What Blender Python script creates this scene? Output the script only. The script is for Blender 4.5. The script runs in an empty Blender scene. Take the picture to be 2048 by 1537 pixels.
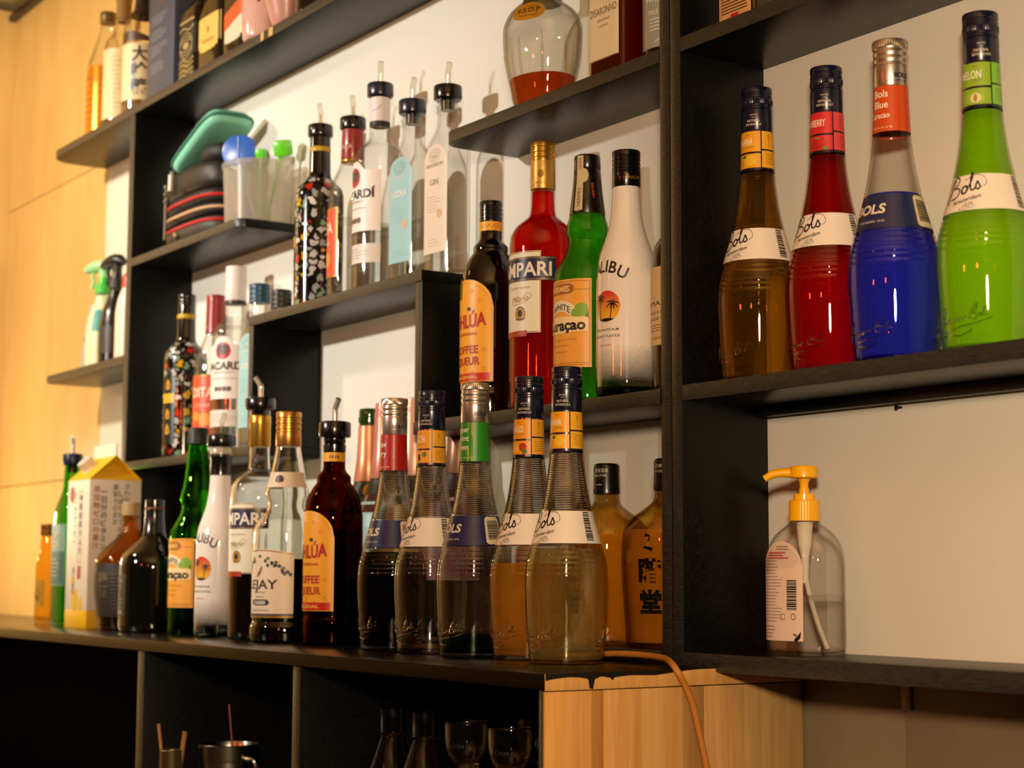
import bpy, bmesh, math, random
from mathutils import Vector, Matrix, geometry

random.seed(7)
sc = bpy.context.scene
COL = sc.collection
PI = math.pi
MM = 0.001
CZ = 1.0406                      # camera height above the floor (the counter top is at 0.95)

# ------------------------------------------------------------------ camera
cam_d = bpy.data.cameras.new('camera')
cam = bpy.data.objects.new('camera', cam_d)
COL.objects.link(cam)
F_PX, YAW, PITCH, ROLL = 3518.9, math.radians(56.213), math.radians(6.225), math.radians(0.243)
fw = Vector((-math.sin(YAW)*math.cos(PITCH), math.cos(YAW)*math.cos(PITCH), math.sin(PITCH)))
rt = fw.cross(Vector((0, 0, 1))).normalized(); up = rt.cross(fw)
r2 = rt*math.cos(ROLL) + up*math.sin(ROLL); u2 = up*math.cos(ROLL) - rt*math.sin(ROLL)
cam.matrix_world = Matrix(((r2.x, u2.x, -fw.x, 0), (r2.y, u2.y, -fw.y, 0), (r2.z, u2.z, -fw.z, CZ), (0, 0, 0, 1)))
cam_d.sensor_fit = 'HORIZONTAL'; cam_d.sensor_width = 36.0
cam_d.lens = F_PX*36.0/2048.0
cam_d.clip_start = 0.05
cam_d.dof.use_dof = True
cam_d.dof.focus_distance = 1.88
cam_d.dof.aperture_fstop = 7.1
sc.camera = cam

# ------------------------------------------------------------------ world and lamps
w = bpy.data.worlds.new('room_dark'); sc.world = w; w.use_nodes = True
bg = w.node_tree.nodes['Background']
bg.inputs[0].default_value = (1.0, 0.62, 0.32, 1); bg.inputs[1].default_value = 0.025

def lamp(name, loc, power, color, radius, target=None, angle=None, blend=0.6):
    d = bpy.data.lights.new(name, 'SPOT' if target else 'POINT')
    d.energy = power; d.color = color; d.shadow_soft_size = radius
    o = bpy.data.objects.new(name, d); COL.objects.link(o); o.location = loc
    if target:
        d.spot_size = math.radians(angle); d.spot_blend = blend
        o.rotation_euler = (Vector(target) - Vector(loc)).to_track_quat('-Z', 'Y').to_euler()
    return o
# spot across the room facing the middle shelves, ceiling spot over the far left corner, warm lamp just above the camera
lamp('spot_shelf', (-2.55, -1.75, CZ+0.98), 325, (1.0, 0.95, 0.83), 0.06, (-2.46, 1.25, CZ+0.60), 36, 1.0)
lamp('ceiling_spot_corner', (-3.12, 0.02, CZ+1.12), 84, (1.0, 0.88, 0.65), 0.06, (-3.95, 1.05, CZ+0.05), 150, 0.8)
lamp('warm_lamp', (0.13, -0.10, CZ+0.31), 108, (1.0, 0.76, 0.47), 0.07)
lamp('wall_lamp_left', (-3.86, 0.90, CZ+0.14), 4.2, (1.0, 0.88, 0.62), 0.05)
lamp('red_lamp', (-0.22, -1.02, CZ+0.55), 8, (1.0, 0.10, 0.02), 0.05)
lamp('red_lamp', (-1.50, -1.25, CZ+0.55), 8, (1.0, 0.10, 0.02), 0.05)

sc.view_settings.view_transform = 'Standard'
sc.view_settings.look = 'None'
sc.view_settings.exposure = 0.0
sc.view_settings.gamma = 1.0
sc.view_settings.use_curve_mapping = False
cy = sc.cycles
cy.max_bounces = 14; cy.transmission_bounces = 14; cy.glossy_bounces = 4; cy.diffuse_bounces = 2
cy.use_adaptive_sampling = True; cy.adaptive_threshold = 0.03; cy.adaptive_min_samples = 12
cy.transparent_max_bounces = 20
cy.sample_clamp_indirect = 4.0; cy.blur_glossy = 0.6
cy.caustics_refractive = True; cy.caustics_reflective = False
cy.use_denoising = True
cy.filter_width = 1.25
try:
    cy.denoiser = 'OPENIMAGEDENOISE'
except Exception:
    pass

# ------------------------------------------------------------------ materials
def lin(c):
    if isinstance(c, str):
        c = [int(c[i:i+2], 16)/255 for i in (0, 2, 4)]
        c = [x/12.92 if x <= 0.04045 else ((x+0.055)/1.055)**2.4 for x in c]
    return (c[0], c[1], c[2], 1.0)
MATS = {}
def new_mat(name):
    m = bpy.data.materials.new(name); m.use_nodes = True
    nt = m.node_tree
    return m, nt, nt.nodes['Principled BSDF']
def P(col, rough=0.5, metal=0.0, coat=0.0, spec=0.5, noise=0.0, nscale=40, bump=0.0, bscale=300, name=None):
    key = ('P', str(col), rough, metal, coat, spec, noise, nscale, bump, bscale)
    if key in MATS: return MATS[key]
    m, nt, b = new_mat(name or 'paint')
    c = lin(col)
    b.inputs['Base Color'].default_value = c
    b.inputs['Roughness'].default_value = rough; b.inputs['Metallic'].default_value = metal
    b.inputs['Coat Weight'].default_value = coat; b.inputs['Coat Roughness'].default_value = 0.06
    b.inputs['Specular IOR Level'].default_value = spec
    if noise or bump:
        tc = nt.nodes.new('ShaderNodeTexCoord')
    if noise:
        n = nt.nodes.new('ShaderNodeTexNoise'); n.inputs['Scale'].default_value = nscale; n.inputs['Detail'].default_value = 5
        nt.links.new(tc.outputs['Object'], n.inputs['Vector'])
        mx = nt.nodes.new('ShaderNodeMix'); mx.data_type = 'RGBA'
        mx.inputs[6].default_value = tuple(x*(1-noise) for x in c[:3])+(1,)
        mx.inputs[7].default_value = tuple(min(1, x*(1+noise)) for x in c[:3])+(1,)
        nt.links.new(n.outputs['Fac'], mx.inputs[0]); nt.links.new(mx.outputs[2], b.inputs['Base Color'])
    if bump:
        n2 = nt.nodes.new('ShaderNodeTexNoise'); n2.inputs['Scale'].default_value = bscale; n2.inputs['Detail'].default_value = 4
        nt.links.new(tc.outputs['Object'], n2.inputs['Vector'])
        bp = nt.nodes.new('ShaderNodeBump'); bp.inputs['Strength'].default_value = bump; bp.inputs['Distance'].default_value = 0.002
        nt.links.new(n2.outputs['Fac'], bp.inputs['Height']); nt.links.new(bp.outputs[0], b.inputs['Normal'])
    MATS[key] = m
    return m
def G(col, ior=1.46, rough=0.0, name='glass', bump=0.0):
    key = ('G', str(col), ior, rough, bump)
    if key in MATS: return MATS[key]
    m, nt, b = new_mat(name)
    nt.nodes.remove(b)
    g = nt.nodes.new('ShaderNodeBsdfGlass')
    g.inputs['Color'].default_value = lin(col); g.inputs['IOR'].default_value = ior; g.inputs['Roughness'].default_value = rough
    if bump:
        n2 = nt.nodes.new('ShaderNodeTexNoise'); n2.inputs['Scale'].default_value = 160; n2.inputs['Detail'].default_value = 3
        tc = nt.nodes.new('ShaderNodeTexCoord'); nt.links.new(tc.outputs['Object'], n2.inputs['Vector'])
        bp = nt.nodes.new('ShaderNodeBump'); bp.inputs['Strength'].default_value = bump; bp.inputs['Distance'].default_value = 0.002
        nt.links.new(n2.outputs['Fac'], bp.inputs['Height']); nt.links.new(bp.outputs[0], g.inputs['Normal'])
    nt.links.new(g.outputs[0], nt.nodes['Material Output'].inputs[0])
    MATS[key] = m
    return m
def thin_glass(col, edge, name='thin_glass', ior=1.5):
    """thin-walled glass: straight transmission, Fresnel reflection, darker towards the rim where the wall is seen edge-on"""
    key = ('T', str(col), str(edge))
    if key in MATS: return MATS[key]
    m, nt, b = new_mat(name); nt.nodes.remove(b)
    tr = nt.nodes.new('ShaderNodeBsdfTransparent'); gl = nt.nodes.new('ShaderNodeBsdfGlossy'); gl.inputs['Roughness'].default_value = 0.015
    lw = nt.nodes.new('ShaderNodeLayerWeight'); lw.inputs['Blend'].default_value = 0.5
    pw = nt.nodes.new('ShaderNodeMath'); pw.operation = 'POWER'; pw.inputs[1].default_value = 3.0
    nt.links.new(lw.outputs['Facing'], pw.inputs[0])
    mx = nt.nodes.new('ShaderNodeMix'); mx.data_type = 'RGBA'; mx.inputs[6].default_value = lin(col); mx.inputs[7].default_value = lin(edge)
    nt.links.new(pw.outputs[0], mx.inputs[0]); nt.links.new(mx.outputs[2], tr.inputs[0])
    p5 = nt.nodes.new('ShaderNodeMath'); p5.operation = 'POWER'; p5.inputs[1].default_value = 5.0
    nt.links.new(lw.outputs['Facing'], p5.inputs[0])
    fr = nt.nodes.new('ShaderNodeMath'); fr.operation = 'MULTIPLY_ADD'; fr.inputs[1].default_value = 0.7; fr.inputs[2].default_value = 0.045
    nt.links.new(p5.outputs[0], fr.inputs[0])
    ms = nt.nodes.new('ShaderNodeMixShader')
    nt.links.new(fr.outputs[0], ms.inputs[0]); nt.links.new(tr.outputs[0], ms.inputs[1]); nt.links.new(gl.outputs[0], ms.inputs[2])
    nt.links.new(ms.outputs[0], nt.nodes['Material Output'].inputs[0])
    MATS[key] = m
    return m
def LQ(col, scat, fac=0.4, ior=1.36, name='liqueur', tr=0.6):
    """liquid: refraction and tinted pass-through, with scatter colour painting in light shining through"""
    key = ('L', str(col), str(scat), fac, tr)
    if key in MATS: return MATS[key]
    m, nt, b = new_mat(name); nt.nodes.remove(b)
    g = nt.nodes.new('ShaderNodeBsdfGlass'); g.inputs['Color'].default_value = lin(col); g.inputs['IOR'].default_value = ior
    d = nt.nodes.new('ShaderNodeBsdfDiffuse'); d.inputs[0].default_value = lin(scat)
    t = nt.nodes.new('ShaderNodeBsdfTranslucent'); t.inputs[0].default_value = lin(scat)
    a = nt.nodes.new('ShaderNodeMixShader'); a.inputs[0].default_value = 0.4
    c = nt.nodes.new('ShaderNodeMixShader'); c.inputs[0].default_value = fac
    nt.links.new(d.outputs[0], a.inputs[1]); nt.links.new(t.outputs[0], a.inputs[2])
    tp = nt.nodes.new('ShaderNodeBsdfTransparent'); tp.inputs[0].default_value = lin(col)
    e = nt.nodes.new('ShaderNodeMixShader'); e.inputs[0].default_value = tr
    nt.links.new(g.outputs[0], e.inputs[1]); nt.links.new(tp.outputs[0], e.inputs[2])
    nt.links.new(e.outputs[0], c.inputs[1]); nt.links.new(a.outputs[0], c.inputs[2])
    nt.links.new(c.outputs[0], nt.nodes['Material Output'].inputs[0])
    MATS[key] = m
    return m
def wood_black(name='black_stained_wood'):
    if name in MATS: return MATS[name]
    m, nt, b = new_mat(name)
    tc = nt.nodes.new('ShaderNodeTexCoord')
    mp = nt.nodes.new('ShaderNodeMapping'); mp.inputs['Scale'].default_value = (6, 60, 60)
    nt.links.new(tc.outputs['Object'], mp.inputs['Vector'])
    n = nt.nodes.new('ShaderNodeTexNoise'); n.inputs['Scale'].default_value = 3 if name == 'black_stained_wood' else 14; n.inputs['Detail'].default_value = 6
    nt.links.new(mp.outputs[0], n.inputs['Vector'])
    r = nt.nodes.new('ShaderNodeValToRGB')
    r.color_ramp.elements[0].position = 0.35; r.color_ramp.elements[0].color = (0.0020, 0.0020, 0.0021, 1) if name == 'black_stained_wood' else (0.008, 0.0087, 0.0093, 1)
    r.color_ramp.elements[1].position = 0.75; r.color_ramp.elements[1].color = (0.0060, 0.0058, 0.0055, 1) if name == 'black_stained_wood' else (0.034, 0.036, 0.037, 1)
    nt.links.new(n.outputs['Fac'], r.inputs[0]); nt.links.new(r.outputs[0], b.inputs['Base Color'])
    b.inputs['Roughness'].default_value = 0.34 if name == 'black_stained_wood' else 0.42
    b.inputs['Specular IOR Level'].default_value = 0.22 if name == 'black_stained_wood' else 0.5
    n2 = nt.nodes.new('ShaderNodeTexNoise'); n2.inputs['Scale'].default_value = 420; n2.inputs['Detail'].default_value = 3
    nt.links.new(tc.outputs['Object'], n2.inputs['Vector'])
    bp = nt.nodes.new('ShaderNodeBump'); bp.inputs['Strength'].default_value = 0.2 if name == 'black_stained_wood' else 0.6; bp.inputs['Distance'].default_value = 0.001
    nt.links.new(n2.outputs['Fac'], bp.inputs['Height']); nt.links.new(bp.outputs[0], b.inputs['Normal'])
    if name != 'black_stained_wood':
        b.inputs['Coat Weight'].default_value = 0.35; b.inputs['Coat Roughness'].default_value = 0.30; b.inputs['Coat IOR'].default_value = 1.5
    MATS[name] = m
    return m
def wood_raw(tint, name):
    m, nt, b = new_mat(name)
    tc = nt.nodes.new('ShaderNodeTexCoord')
    mp = nt.nodes.new('ShaderNodeMapping'); mp.inputs['Scale'].default_value = (40, 40, 2.5)
    mp.inputs['Location'].default_value = (random.random()*9, random.random()*9, random.random()*9)
    nt.links.new(tc.outputs['Object'], mp.inputs['Vector'])
    n = nt.nodes.new('ShaderNodeTexNoise'); n.inputs['Scale'].default_value = 3.2; n.inputs['Detail'].default_value = 7; n.inputs['Distortion'].default_value = 0.6
    nt.links.new(mp.outputs[0], n.inputs['Vector'])
    r = nt.nodes.new('ShaderNodeValToRGB')
    c = lin(tint)
    r.color_ramp.elements[0].position = 0.3; r.color_ramp.elements[0].color = (c[0]*0.80, c[1]*0.74, c[2]*0.66, 1)
    r.color_ramp.elements[1].position = 0.7; r.color_ramp.elements[1].color = c
    nt.links.new(n.outputs['Fac'], r.inputs[0]); nt.links.new(r.outputs[0], b.inputs['Base Color'])
    b.inputs['Roughness'].default_value = 0.55
    return m
def pattern_mat():
    # black sleeve printed all over with pale petals and a few coloured flowers
    if 'pat' in MATS: return MATS['pat']
    m, nt, b = new_mat('floral_print')
    tc = nt.nodes.new('ShaderNodeTexCoord')
    nz = nt.nodes.new('ShaderNodeTexNoise'); nz.inputs['Scale'].default_value = 120
    nt.links.new(tc.outputs['Object'], nz.inputs['Vector'])
    ad = nt.nodes.new('ShaderNodeMix'); ad.data_type = 'VECTOR'; ad.inputs[0].default_value = 0.012
    nt.links.new(tc.outputs['Object'], ad.inputs[4]); nt.links.new(nz.outputs['Color'], ad.inputs[5])
    v = nt.nodes.new('ShaderNodeTexVoronoi'); v.feature = 'DISTANCE_TO_EDGE'; v.inputs['Scale'].default_value = 78
    v2 = nt.nodes.new('ShaderNodeTexVoronoi'); v2.inputs['Scale'].default_value = 78
    nt.links.new(ad.outputs[1], v.inputs['Vector']); nt.links.new(ad.outputs[1], v2.inputs['Vector'])
    edge = nt.nodes.new('ShaderNodeMath'); edge.operation = 'GREATER_THAN'; edge.inputs[1].default_value = 0.13
    nt.links.new(v.outputs['Distance'], edge.inputs[0])
    sep = nt.nodes.new('ShaderNodeSeparateColor'); nt.links.new(v2.outputs['Color'], sep.inputs[0])
    r = nt.nodes.new('ShaderNodeValToRGB'); r.color_ramp.interpolation = 'CONSTANT'
    cols = [(0, '0b0b0b'), (0.16, 'b9b4ae'), (0.38, '8f9690'), (0.55, '0d0d0d'), (0.66, 'd8d2c8'), (0.78, 'b02818'), (0.85, 'd0a020'), (0.90, '7a9a80'), (0.96, '101010')]
    el = r.color_ramp.elements
    el[0].color = lin(cols[0][1]); el[1].position = cols[1][0]; el[1].color = lin(cols[1][1])
    for p_, c_ in cols[2:]:
        e = el.new(p_); e.color = lin(c_)
    nt.links.new(sep.outputs[0], r.inputs[0])
    mx = nt.nodes.new('ShaderNodeMix'); mx.data_type = 'RGBA'; mx.inputs[6].default_value = lin('080808')
    nt.links.new(edge.outputs[0], mx.inputs[0]); nt.links.new(r.outputs[0], mx.inputs[7])
    nt.links.new(mx.outputs[2], b.inputs['Base Color'])
    b.inputs['Roughness'].default_value = 0.12; b.inputs['Coat Weight'].default_value = 0.5
    MATS['pat'] = m
    return m
def fade_white():
    # white sprayed coat that thins out to bare glass towards the foot of the bottle
    if 'fade' in MATS: return MATS['fade']
    m, nt, b = new_mat('sprayed_white_glass')
    b.inputs['Base Color'].default_value = lin('efe6e2'); b.inputs['Roughness'].default_value = 0.12
    b.inputs['Coat Weight'].default_value = 0.4
    g = nt.nodes.new('ShaderNodeBsdfGlass'); g.inputs['Color'].default_value = (0.9, 0.9, 0.88, 1); g.inputs['IOR'].default_value = 1.45
    tc = nt.nodes.new('ShaderNodeTexCoord'); sp = nt.nodes.new('ShaderNodeSeparateXYZ')
    nt.links.new(tc.outputs['Object'], sp.inputs[0])
    n = nt.nodes.new('ShaderNodeTexNoise'); n.inputs['Scale'].default_value = 400
    nt.links.new(tc.outputs['Object'], n.inputs['Vector'])
    ma = nt.nodes.new('ShaderNodeMath'); ma.operation = 'MULTIPLY_ADD'; ma.inputs[1].default_value = 0.012
    nt.links.new(n.outputs['Fac'], ma.inputs[0]); nt.links.new(sp.outputs['Z'], ma.inputs[2])
    mr = nt.nodes.new('ShaderNodeMapRange'); mr.inputs['From Min'].default_value = 0.022; mr.inputs['From Max'].default_value = 0.062
    nt.links.new(ma.outputs[0], mr.inputs['Value'])
    mx = nt.nodes.new('ShaderNodeMixShader')
    nt.links.new(mr.outputs[0], mx.inputs[0]); nt.links.new(g.outputs[0], mx.inputs[1]); nt.links.new(b.outputs[0], mx.inputs[2])
    nt.links.new(mx.outputs[0], nt.nodes['Material Output'].inputs[0])
    MATS['fade'] = m
    return m
def grad_mat(name, c0, c1, z0, z1, rough=0.3):
    if name in MATS: return MATS[name]
    m, nt, b = new_mat(name)
    tc = nt.nodes.new('ShaderNodeTexCoord'); sp = nt.nodes.new('ShaderNodeSeparateXYZ')
    nt.links.new(tc.outputs['Object'], sp.inputs[0])
    mr = nt.nodes.new('ShaderNodeMapRange'); mr.inputs['From Min'].default_value = z0; mr.inputs['From Max'].default_value = z1
    nt.links.new(sp.outputs['Z'], mr.inputs['Value'])
    mx = nt.nodes.new('ShaderNodeMix'); mx.data_type = 'RGBA'; mx.inputs[6].default_value = lin(c0); mx.inputs[7].default_value = lin(c1)
    nt.links.new(mr.outputs[0], mx.inputs[0]); nt.links.new(mx.outputs[2], b.inputs['Base Color'])
    b.inputs['Roughness'].default_value = rough
    MATS[name] = m
    return m

BLACKW = wood_black()
EDGEW = wood_black('lit_edge_paint')        # front faces: greyer copy of the black wood, painting in the light they reflect
def edge_slot(me):
    me.materials.append(EDGEW)
    for q in me.polygons:
        if q.normal.y < -0.45: q.material_index = 1
CLEAR = G((0.985, 0.985, 0.97), 1.46, name='clear_glass')
THIN = thin_glass((0.994, 0.994, 0.988), (0.56, 0.54, 0.48), 'thin_clear_glass')
THINLIQ = thin_glass((0.985, 0.985, 0.975), (0.75, 0.73, 0.66), 'clear_spirit')
PAPER = P('efe3da', 0.45, name='white_paper')
INK = P('15100e', 0.45, name='black_ink')
NAVY = P('10142e', 0.28, coat=0.3, name='navy_lacquer')
SILVER = P('c9bfb4', 0.30, metal=0.9, name='brushed_silver')
GOLD = P('c99a3c', 0.28, metal=0.85, name='gold_foil')
GOLDINK = P('a87a22', 0.4, metal=0.4, name='gold_ink')
BLACKP = P('0a0908', 0.22, coat=0.3, name='black_plastic')
REDINK = P('b01d18', 0.45, name='red_ink')
WHITEINK = P('f2ece4', 0.45, name='white_ink')

# ------------------------------------------------------------------ mesh helpers
def mk(name, v, f, m, parent=None, smooth=True, angle=32):
    me = bpy.data.meshes.new(name)
    me.from_pydata([tuple(x) for x in v], [], f)
    me.validate()
    if smooth and len(me.polygons):
        me.polygons.foreach_set('use_smooth', [True]*len(me.polygons))
        me.set_sharp_from_angle(angle=math.radians(angle))
    me.materials.append(m)
    return link(name, me, parent)
def link(name, me, parent=None):
    o = bpy.data.objects.new(name, me); COL.objects.link(o)
    if parent: o.parent = parent
    return o
def thing(name, label, cat, loc, rz=0.0, group=None):
    o = bpy.data.objects.new(name, None); COL.objects.link(o)
    o.empty_display_size = 0.02
    o.location = (loc[0], loc[1], loc[2]+CZ); o.rotation_euler = (0, 0, rz)
    o['label'] = label; o['category'] = cat
    if group: o['group'] = group
    return o
def struct(o, label=None):
    o['kind'] = 'structure'
    if label: o['label'] = label
    return o
def tag(o, label, cat, group=None):
    o['label'] = label; o['category'] = cat
    if group: o['group'] = group
    return o

class MB:
    def __init__(s): s.v = []; s.f = []
    def add(s, v, f):
        n = len(s.v); s.v += [Vector(x) for x in v]; s.f += [tuple(i+n for i in q) for q in f]
        return s
    def box(s, x0, x1, y0, y1, z0, z1):
        v = [(x, y, z) for z in (z0, z1) for y in (y0, y1) for x in (x0, x1)]
        return s.add(v, [(0, 2, 3, 1), (4, 5, 7, 6), (0, 1, 5, 4), (1, 3, 7, 5), (3, 2, 6, 7), (2, 0, 4, 6)])
    def obj(s, name, m, parent=None, **k): return mk(name, s.v, s.f, m, parent, **k)

def bevel_box(name, x0, x1, y0, y1, z0, z1, m, parent=None, b=0.0012, seg=2):
    bm = bmesh.new()
    vs = [bm.verts.new((x, y, z)) for z in (z0, z1) for y in (y0, y1) for x in (x0, x1)]
    for q in [(0, 2, 3, 1), (4, 5, 7, 6), (0, 1, 5, 4), (1, 3, 7, 5), (3, 2, 6, 7), (2, 0, 4, 6)]:
        bm.faces.new([vs[i] for i in q])
    if b: bmesh.ops.bevel(bm, geom=bm.edges[:], offset=b, segments=seg, affect='EDGES', profile=0.5)
    me = bpy.data.meshes.new(name); bm.to_mesh(me); bm.free()
    me.polygons.foreach_set('use_smooth', [True]*len(me.polygons)); me.set_sharp_from_angle(angle=math.radians(40))
    me.materials.append(m)
    if m is BLACKW: edge_slot(me)
    return link(name, me, parent)

def board(name, outline, z0, z1, m, parent=None, b=0.0012):
    """horizontal board from a plan outline, edges eased"""
    bm = bmesh.new()
    vs = [bm.verts.new((x, y, z0)) for x, y in outline]
    f = bm.faces.new(vs)
    if f.normal.z > 0: f.normal_flip()
    e = bmesh.ops.extrude_face_region(bm, geom=[f])
    for g in e['geom']:
        if isinstance(g, bmesh.types.BMVert): g.co.z = z1
    bmesh.ops.recalc_face_normals(bm, faces=bm.faces[:])
    ed = [x for x in bm.edges if abs(x.verts[0].co.z - x.verts[1].co.z) < 1e-6]
    bmesh.ops.bevel(bm, geom=ed, offset=b, segments=2, affect='EDGES', profile=0.5)
    me = bpy.data.meshes.new(name); bm.to_mesh(me); bm.free()
    me.polygons.foreach_set('use_smooth', [True]*len(me.polygons)); me.set_sharp_from_angle(angle=math.radians(35))
    me.materials.append(m)
    if m is BLACKW: edge_slot(me)
    return link(name, me, parent)

def pchip(pts, step):
    """monotone cubic through control points (z, a, b, ...); returns dense list"""
    n = len(pts); k = len(pts[0])-1
    z = [p[0] for p in pts]; out = []
    D = [[(pts[i+1][c+1]-pts[i][c+1])/(z[i+1]-z[i]) for c in range(k)] for i in range(n-1)]
    M = []
    for i in range(n):
        row = []
        for c in range(k):
            if i == 0: row.append(D[0][c])
            elif i == n-1: row.append(D[-1][c])
            else:
                a, b = D[i-1][c], D[i][c]
                if a*b <= 0: row.append(0.0)
                else:
                    h0, h1 = z[i]-z[i-1], z[i+1]-z[i]
                    w1, w2 = 2*h1+h0, h1+2*h0
                    row.append((w1+w2)/(w1/a+w2/b))
        M.append(row)
    for i in range(n-1):
        h = z[i+1]-z[i]; m = max(1, int(math.ceil(h/step)))
        for j in range(m):
            t = j/m; h00 = 2*t**3-3*t*t+1; h10 = t**3-2*t*t+t; h01 = -2*t**3+3*t*t; h11 = t**3-t*t
            out.append((z[i]+t*h,)+tuple(h00*pts[i][c+1]+h10*h*M[i][c]+h01*pts[i+1][c+1]+h11*h*M[i+1][c] for c in range(k)))
    out.append(tuple(pts[-1]))
    return out

def loft(secs, seg=48, cap0=True, cap1=True):
    """secs: (z, rx, ry, e) in metres; superellipse rings; index 0 faces -Y, a quarter turn on faces +X"""
    v = []; f = []
    for z, rx, ry, e in secs:
        for i in range(seg):
            a = 2*PI*i/seg; s_, c_ = math.sin(a), math.cos(a)
            if e > 2.01:
                s_ = math.copysign(abs(s_)**(2/e), s_); c_ = math.copysign(abs(c_)**(2/e), c_)
            v.append((rx*s_, -ry*c_, z))
    for k in range(len(secs)-1):
        a, b = k*seg, (k+1)*seg
        for i in range(seg):
            j = (i+1) % seg
            f.append((a+i, a+j, b+j, b+i))
    if cap0:
        v.append((0, 0, secs[0][0])); c = len(v)-1
        f += [(c, (i+1) % seg, i) for i in range(seg)]
    if cap1:
        v.append((0, 0, secs[-1][0])); c = len(v)-1; o = (len(secs)-1)*seg
        f += [(c, o+i, o+(i+1) % seg) for i in range(seg)]
    return v, f

def rev(name, prof, m, parent=None, seg=40, angle=30, flute=None, cap0=True, cap1=True):
    """solid of revolution, profile (z mm, r mm); flute = (n, depth mm, z0, z1)"""
    if flute: seg = flute[0]*2
    v, f = loft([(z*MM, r*MM, r*MM, 2) for z, r in prof], seg, cap0, cap1)
    if flute:
        for i in range(len(prof)*seg):
            zz = prof[i//seg][0]
            if i % 2 and flute[2] <= zz <= flute[3]:
                x, y, z = v[i]; r = math.hypot(x, y); k = (r-flute[1]*MM)/r
                v[i] = (x*k, y*k, z)
    return mk(name, v, f, m, parent, angle=angle)

class Body:
    """a bottle body: profile in mm (z, r) or (z, rx, ry, e)"""
    def __init__(s, pts, step=4, seg=48, extra=None):
        q = [(p[0], p[1], p[1], 2.0) if len(p) == 2 else p for p in pts]
        s.sec = pchip(q, step); s.seg = seg
        if extra: s.sec = extra(s.sec)
        s.top = s.sec[-1][0]
    def at(s, z):
        S = s.sec
        if z <= S[0][0]: return S[0]
        for i in range(len(S)-1):
            if S[i+1][0] >= z:
                t = (z-S[i][0])/max(1e-9, S[i+1][0]-S[i][0])
                return tuple(a+(b-a)*t for a, b in zip(S[i], S[i+1]))
        return S[-1]
    def map(s, u, z, off, R):
        """u mm along the front (from its middle, to +X), z mm -> point in metres"""
        _, rx, ry, e = s.at(z)
        if e < 2.2:
            a = u/R
            return ((rx+off)*MM*math.sin(a), -(ry+off)*MM*math.cos(a), z*MM)
        k = min(0.999, abs(u)/rx)
        return (u*MM, -(ry*(1-k**e)**(1/e)+off)*MM, z*MM)
    def shell(s, t=2.6, tb=6.0, z1=None):
        """outer + inner wall as one closed mesh"""
        S = s.sec if z1 is None else [q for q in s.sec if q[0] <= z1]
        outer = [(S[0][0]*MM, (S[0][1]-1.5)*MM, (S[0][2]-1.5)*MM, S[0][3])] + [(z*MM+(0.0008 if i == 0 else 0), rx*MM, ry*MM, e) for i, (z, rx, ry, e) in enumerate(S)]
        inner = [(z*MM, (rx-t)*MM, (ry-t)*MM, e) for z, rx, ry, e in reversed(S) if z > tb]
        b = s.at(tb)
        inner.append((tb*MM, (b[1]-t-3)*MM, (b[2]-t-3)*MM, b[3]))
        return loft(outer+inner, s.seg)
    def solid(s, z0=0, z1=None, inset=0.0):
        S = [q for q in s.sec if q[0] >= z0 and (z1 is None or q[0] <= z1)]
        if not S or S[0][0] > z0+0.01: S = [s.at(z0)]+S
        if z1 is not None and S[-1][0] < z1-0.01: S = S+[s.at(z1)]
        L = [(z*MM, (rx-inset)*MM, (ry-inset)*MM, e) for z, rx, ry, e in S]
        z, rx, ry, e = L[0]
        L = [(z-0.0012 if inset == 0 and z0 > 0 else z, rx*0.93, ry*0.93, e), (z+0.001,)+L[0][1:]]+L[1:]
        return loft(L, s.seg)
    def liquid(s, level, t=2.6, tb=5.0, meniscus=0.0):
        return s.solid(tb, level, t-0.35)

MESH = {}
def shared(key, fn):
    if key not in MESH: MESH[key] = fn()
    return MESH[key]

# ---- printing on a body -------------------------------------------------------
def patch(B, u0, u1, z0, z1, off, R, nu=None, nz=None):
    """sheet on the surface; z0 / z1 numbers or functions of u"""
    nu = nu or max(2, int((u1-u0)/2.5)); nz = nz or 6
    v = []; f = []
    for i in range(nu+1):
        u = u0+(u1-u0)*i/nu
        a = z0(u) if callable(z0) else z0; b = z1(u) if callable(z1) else z1
        for j in range(nz+1):
            v.append(B.map(u, a+(b-a)*j/nz, off, R))
    for i in range(nu):
        for j in range(nz):
            a = i*(nz+1)+j
            f.append((a, a+nz+1, a+nz+2, a+1))
    return v, f
def disc(B, uc, zc, ru, rz, off, R):
    return patch(B, uc-ru, uc+ru, lambda u: zc-rz*math.sqrt(max(0, 1-((u-uc)/ru)**2)), lambda u: zc+rz*math.sqrt(max(0, 1-((u-uc)/ru)**2)), off, R, 14, 2)
GL = {}
def glyphs(s, bold):
    key = (s, bold)
    if key in GL: return GL[key]
    cu = bpy.data.curves.new('t', 'FONT'); cu.body = s; cu.size = 1.0; cu.dimensions = '2D'; cu.fill_mode = 'FRONT'
    cu.offset = bold; cu.resolution_u = 3
    o = bpy.data.objects.new('t', cu); COL.objects.link(o)
    dg = bpy.context.evaluated_depsgraph_get(); dg.update()
    me = o.evaluated_get(dg).to_mesh()
    v = [(p.co.x, p.co.y) for p in me.vertices]; f = [tuple(q.vertices) for q in me.polygons]
    o.evaluated_get(dg).to_mesh_clear()
    bpy.data.objects.remove(o); bpy.data.curves.remove(cu)
    if v:
        x0 = min(p[0] for p in v); x1 = max(p[0] for p in v)
        v = [(p[0]-(x0+x1)/2, p[1]) for p in v]
        GL[key] = (v, f, x1-x0)
    else: GL[key] = ([], [], 1)
    return GL[key]
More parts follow.
